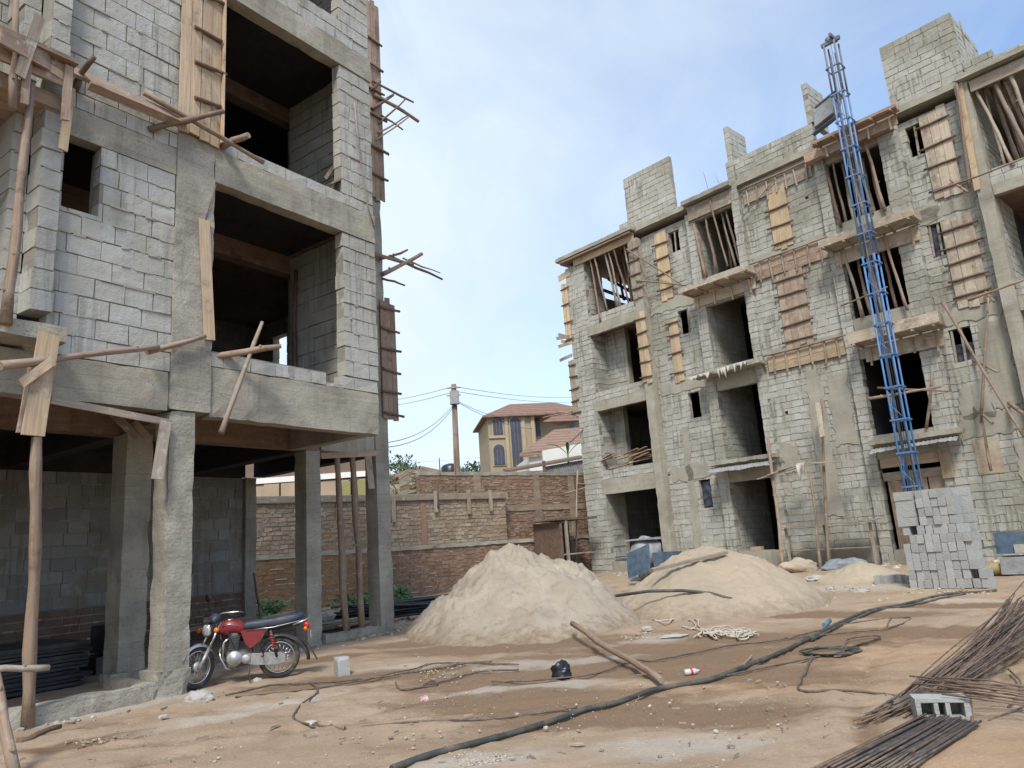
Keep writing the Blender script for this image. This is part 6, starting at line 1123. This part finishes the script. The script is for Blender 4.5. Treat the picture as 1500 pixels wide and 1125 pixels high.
mb.box(lambda a, b, c: FB_(.73 + a, b, .46 + c), -.06, .06, -.065, .065, 0, .22); mb.obj('cylinder', 'engine', MOTO); loft([(.79, .70, .05, .03), (.76, .71, .075, .045), (.66, .70, .075, .045), (.63, .69, .05, .03)], 'alu', 'cylinder_head')
bt([(.79, .03, .66), (.90, .05, .60), (.92, .06, .40), (.82, -.08, .24), (.5, -.14, .24)], .022, 'chrome', 'exhaust_pipe'); bt([(.5, -.15, .24), (.40, -.17, .26), (-.25, -.18, .36), (-.28, -.18, .365)], [.025, .045, .045, .03], 'chrome', 'silencer')
bt([(.96, .16, .50), (.94, .20, .40), (.84, .21, .24), (.74, .16, .22)], .012, 'chrome', 'crash_guard'); bt([(.96, -.16, .50), (.94, -.20, .40), (.84, -.21, .24), (.74, -.16, .22)], .012, 'chrome', 'crash_guard'); bt([(.95, -.18, .5), (.97, 0, .52), (.95, .18, .5)], .012, 'chrome', 'crash_guard')
pts = [(.46, .40), (.30, .385), (.02, .375), (-.08, .33), (-.07, .26), (.02, .235), (.30, .25), (.46, .28)]; P = [FB_(x, y, z) for y in (.095, .145) for x, z in pts]; n = 8; o = MB().raw(P, [tuple(range(n)), tuple(range(n, 2 * n))[::-1]] + [(i, (i + 1) % n, n + (i + 1) % n, n + i) for i in range(n)], [tuple(p) for p in P], .5).obj('chain_case', 'alu', MOTO); bv = o.modifiers.new('b', 'BEVEL'); bv.width = .014; bv.segments = 3
P = []; g = []
for i in range(19):
    a = math.radians(62 + 128 * i / 18)
    for k in range(5): r = .36 - .012 * (k - 2) ** 2 + max(0, i - 9) * .012; P.append(FB_(math.cos(a) * r, (k - 2) / 2 * .075, .305 + math.sin(a) * r)); g.append((0, 0, 0))
o = MB().raw(P, [(i * 5 + k, i * 5 + k + 1, (i + 1) * 5 + k + 1, (i + 1) * 5 + k) for i in range(18) for k in range(4)], g, .5, True).obj('rear_fender', 'blk', MOTO); o.modifiers.new('s', 'SOLIDIFY').thickness = .008
MB().plank(FB_(-.36, 0, .58), FB_(-.56, 0, .22), by, .15 * K, .012).obj('mud_flap', 'blk', MOTO)
loft([(-.36, .74, .05, .05), (-.42, .735, .055, .055), (-.45, .73, .045, .045)], 'redl', 'tail_light')
for s in (-1, 1): MB().tube([FB_(-.36, s * .04, .72), FB_(-.38, s * .15, .70)], .009 * K, 6).obj('indicator_stem', 'blk', MOTO); MB().lathe(FB_(-.39, s * .165, .70), -bx, [(r * K, h_ * K) for r, h_ in ((0, -.03), (.028, -.02), (.036, .0), (.025, .025), (0, .03))], 12).obj('indicator', 'amber', MOTO)
bt([(.46, .12, .28), (.42, .26, .02)], .012, 'blk', 'kick_stand'); bt([(.62, .10, .26), (.62, .24, .25)], .013, 'blk', 'foot_peg'); bt([(.56, .13, .30), (.70, .17, .29), (.78, .17, .28)], .008, 'chrome', 'gear_lever'); bt([(.22, .12, .36), (.24, .22, .36)], .012, 'blk', 'foot_peg'); bt([(.2, .13, .72), (.28, .14, .55), (.22, .15, .38)], .010, 'blk', 'foot_peg_bracket')

MB().box(FF, hc[0] - .02, hc[0] + .0, -.075, .075, .915, .985, .002).obj('instrument_cluster', 'blk', MOTO)
MB().tube([FB_(.9, .05, .88), FB_(.8, .14, .70), FB_(.7, .12, .5)], .006 * K, 6).obj('cable', 'blk', MOTO); MB().tube([FB_(.75, -.09, .7), FB_(.6, -.13, .62), FB_(.5, -.1, .6)], .03 * K, 10).obj('air_intake', 'blk', MOTO)
MB().box(lambda a, b, c: FB_(-.47 + a, b, .60 + c), -.008, .008, -.09, .09, -.06, .06, .002).obj('number_plate', 'chrome', MOTO)
# ================================================================== LIGHT AND SKY
SUN_EL, SUN_AZ = math.radians(50), math.radians(187)      # azimuth from +Y, clockwise
sd = V((math.sin(SUN_AZ) * math.cos(SUN_EL), math.cos(SUN_AZ) * math.cos(SUN_EL), math.sin(SUN_EL)))
l = bpy.data.lights.new('sun', 'SUN'); l.energy = 3.1; l.angle = math.radians(13); l.color = (1, .95, .87); lo = bpy.data.objects.new('sun', l); COL.objects.link(lo); lo.rotation_euler = (-sd).to_track_quat('-Z', 'Y').to_euler(); lo.location = (0, -20, 40)
w = bpy.data.worlds.new('World'); S.world = w; w.use_nodes = True; nt = w.node_tree; nt.nodes.clear(); N = NB(nt)
out = nt.nodes.new('ShaderNodeOutputWorld'); bg = nt.nodes.new('ShaderNodeBackground'); nt.links.new(bg.outputs[0], out.inputs[0])
sky = N.n('TexSky'); sky.sky_type = 'NISHITA'; sky.sun_disc = False; sky.sun_elevation = SUN_EL; sky.sun_rotation = SUN_AZ; sky.air_density = 1.0; sky.dust_density = 1.2; sky.ozone_density = 1.5
d = N.n('TexCoord').outputs['Generated']; sep = N.n('SeparateXYZ', {0: d}); zc = N.math('MAXIMUM', sep.outputs[2], .03)
pl = N.n('CombineXYZ', {0: N.math('DIVIDE', sep.outputs[0], N.math('ADD', zc, .25)), 1: N.math('DIVIDE', sep.outputs[1], N.math('ADD', zc, .25)), 2: 0.}).outputs[0]
n1 = N.noise(N.vmul(pl, (1.0, .8, 1)), 1.3, 6, .55, .6); n2 = N.noise(N.n('VectorMath', {0: pl, 1: (7.3, 2.1, 0)}, operation='ADD').outputs[0], .55, 4, .5, .3); n3 = N.noise(N.vmul(pl, (2.2, 1, 1)), 2.4, 6, .6, .8)
left = N.ramp(sep.outputs[0], .45, -.15)
cm = N.ramp(N.math('ADD', N.math('ADD', N.math('MULTIPLY', n1, .55), N.math('MULTIPLY', n2, .45)), N.math('ADD', N.math('MULTIPLY', left, .26), N.math('MULTIPLY', N.math('SUBTRACT', n3, .5), .2))), .46, .78)
hb = N.math('MULTIPLY', N.ramp(sep.outputs[2], .30, .0), .55)
cf = N.math('MAXIMUM', N.math('ADD', N.math('MULTIPLY', cm, .70), N.math('ADD', N.math('MULTIPLY', left, .22), .06)), hb)
CL = 5.5
hz = N.mix(1.0, sky.outputs[0], rgb(1.35, 1.4, 1.45), 'MULTIPLY')
c = N.mix(cf, hz, rgb(CL * .81, CL * .925, CL * 1.03)); nt.links.new(c, bg.inputs[0]); bg.inputs[1].default_value = .15
S.view_settings.view_transform = 'Standard'; S.view_settings.look = 'None'; S.view_settings.exposure = .36; S.view_settings.gamma = 1; S.view_settings.use_curve_mapping = False
S.cycles.max_bounces = 6; S.cycles.diffuse_bounces = 4; S.cycles.use_denoising = True
for o in list(bpy.data.objects):
    for k in ('_o', '_off'):
        if k in o: del o[k]
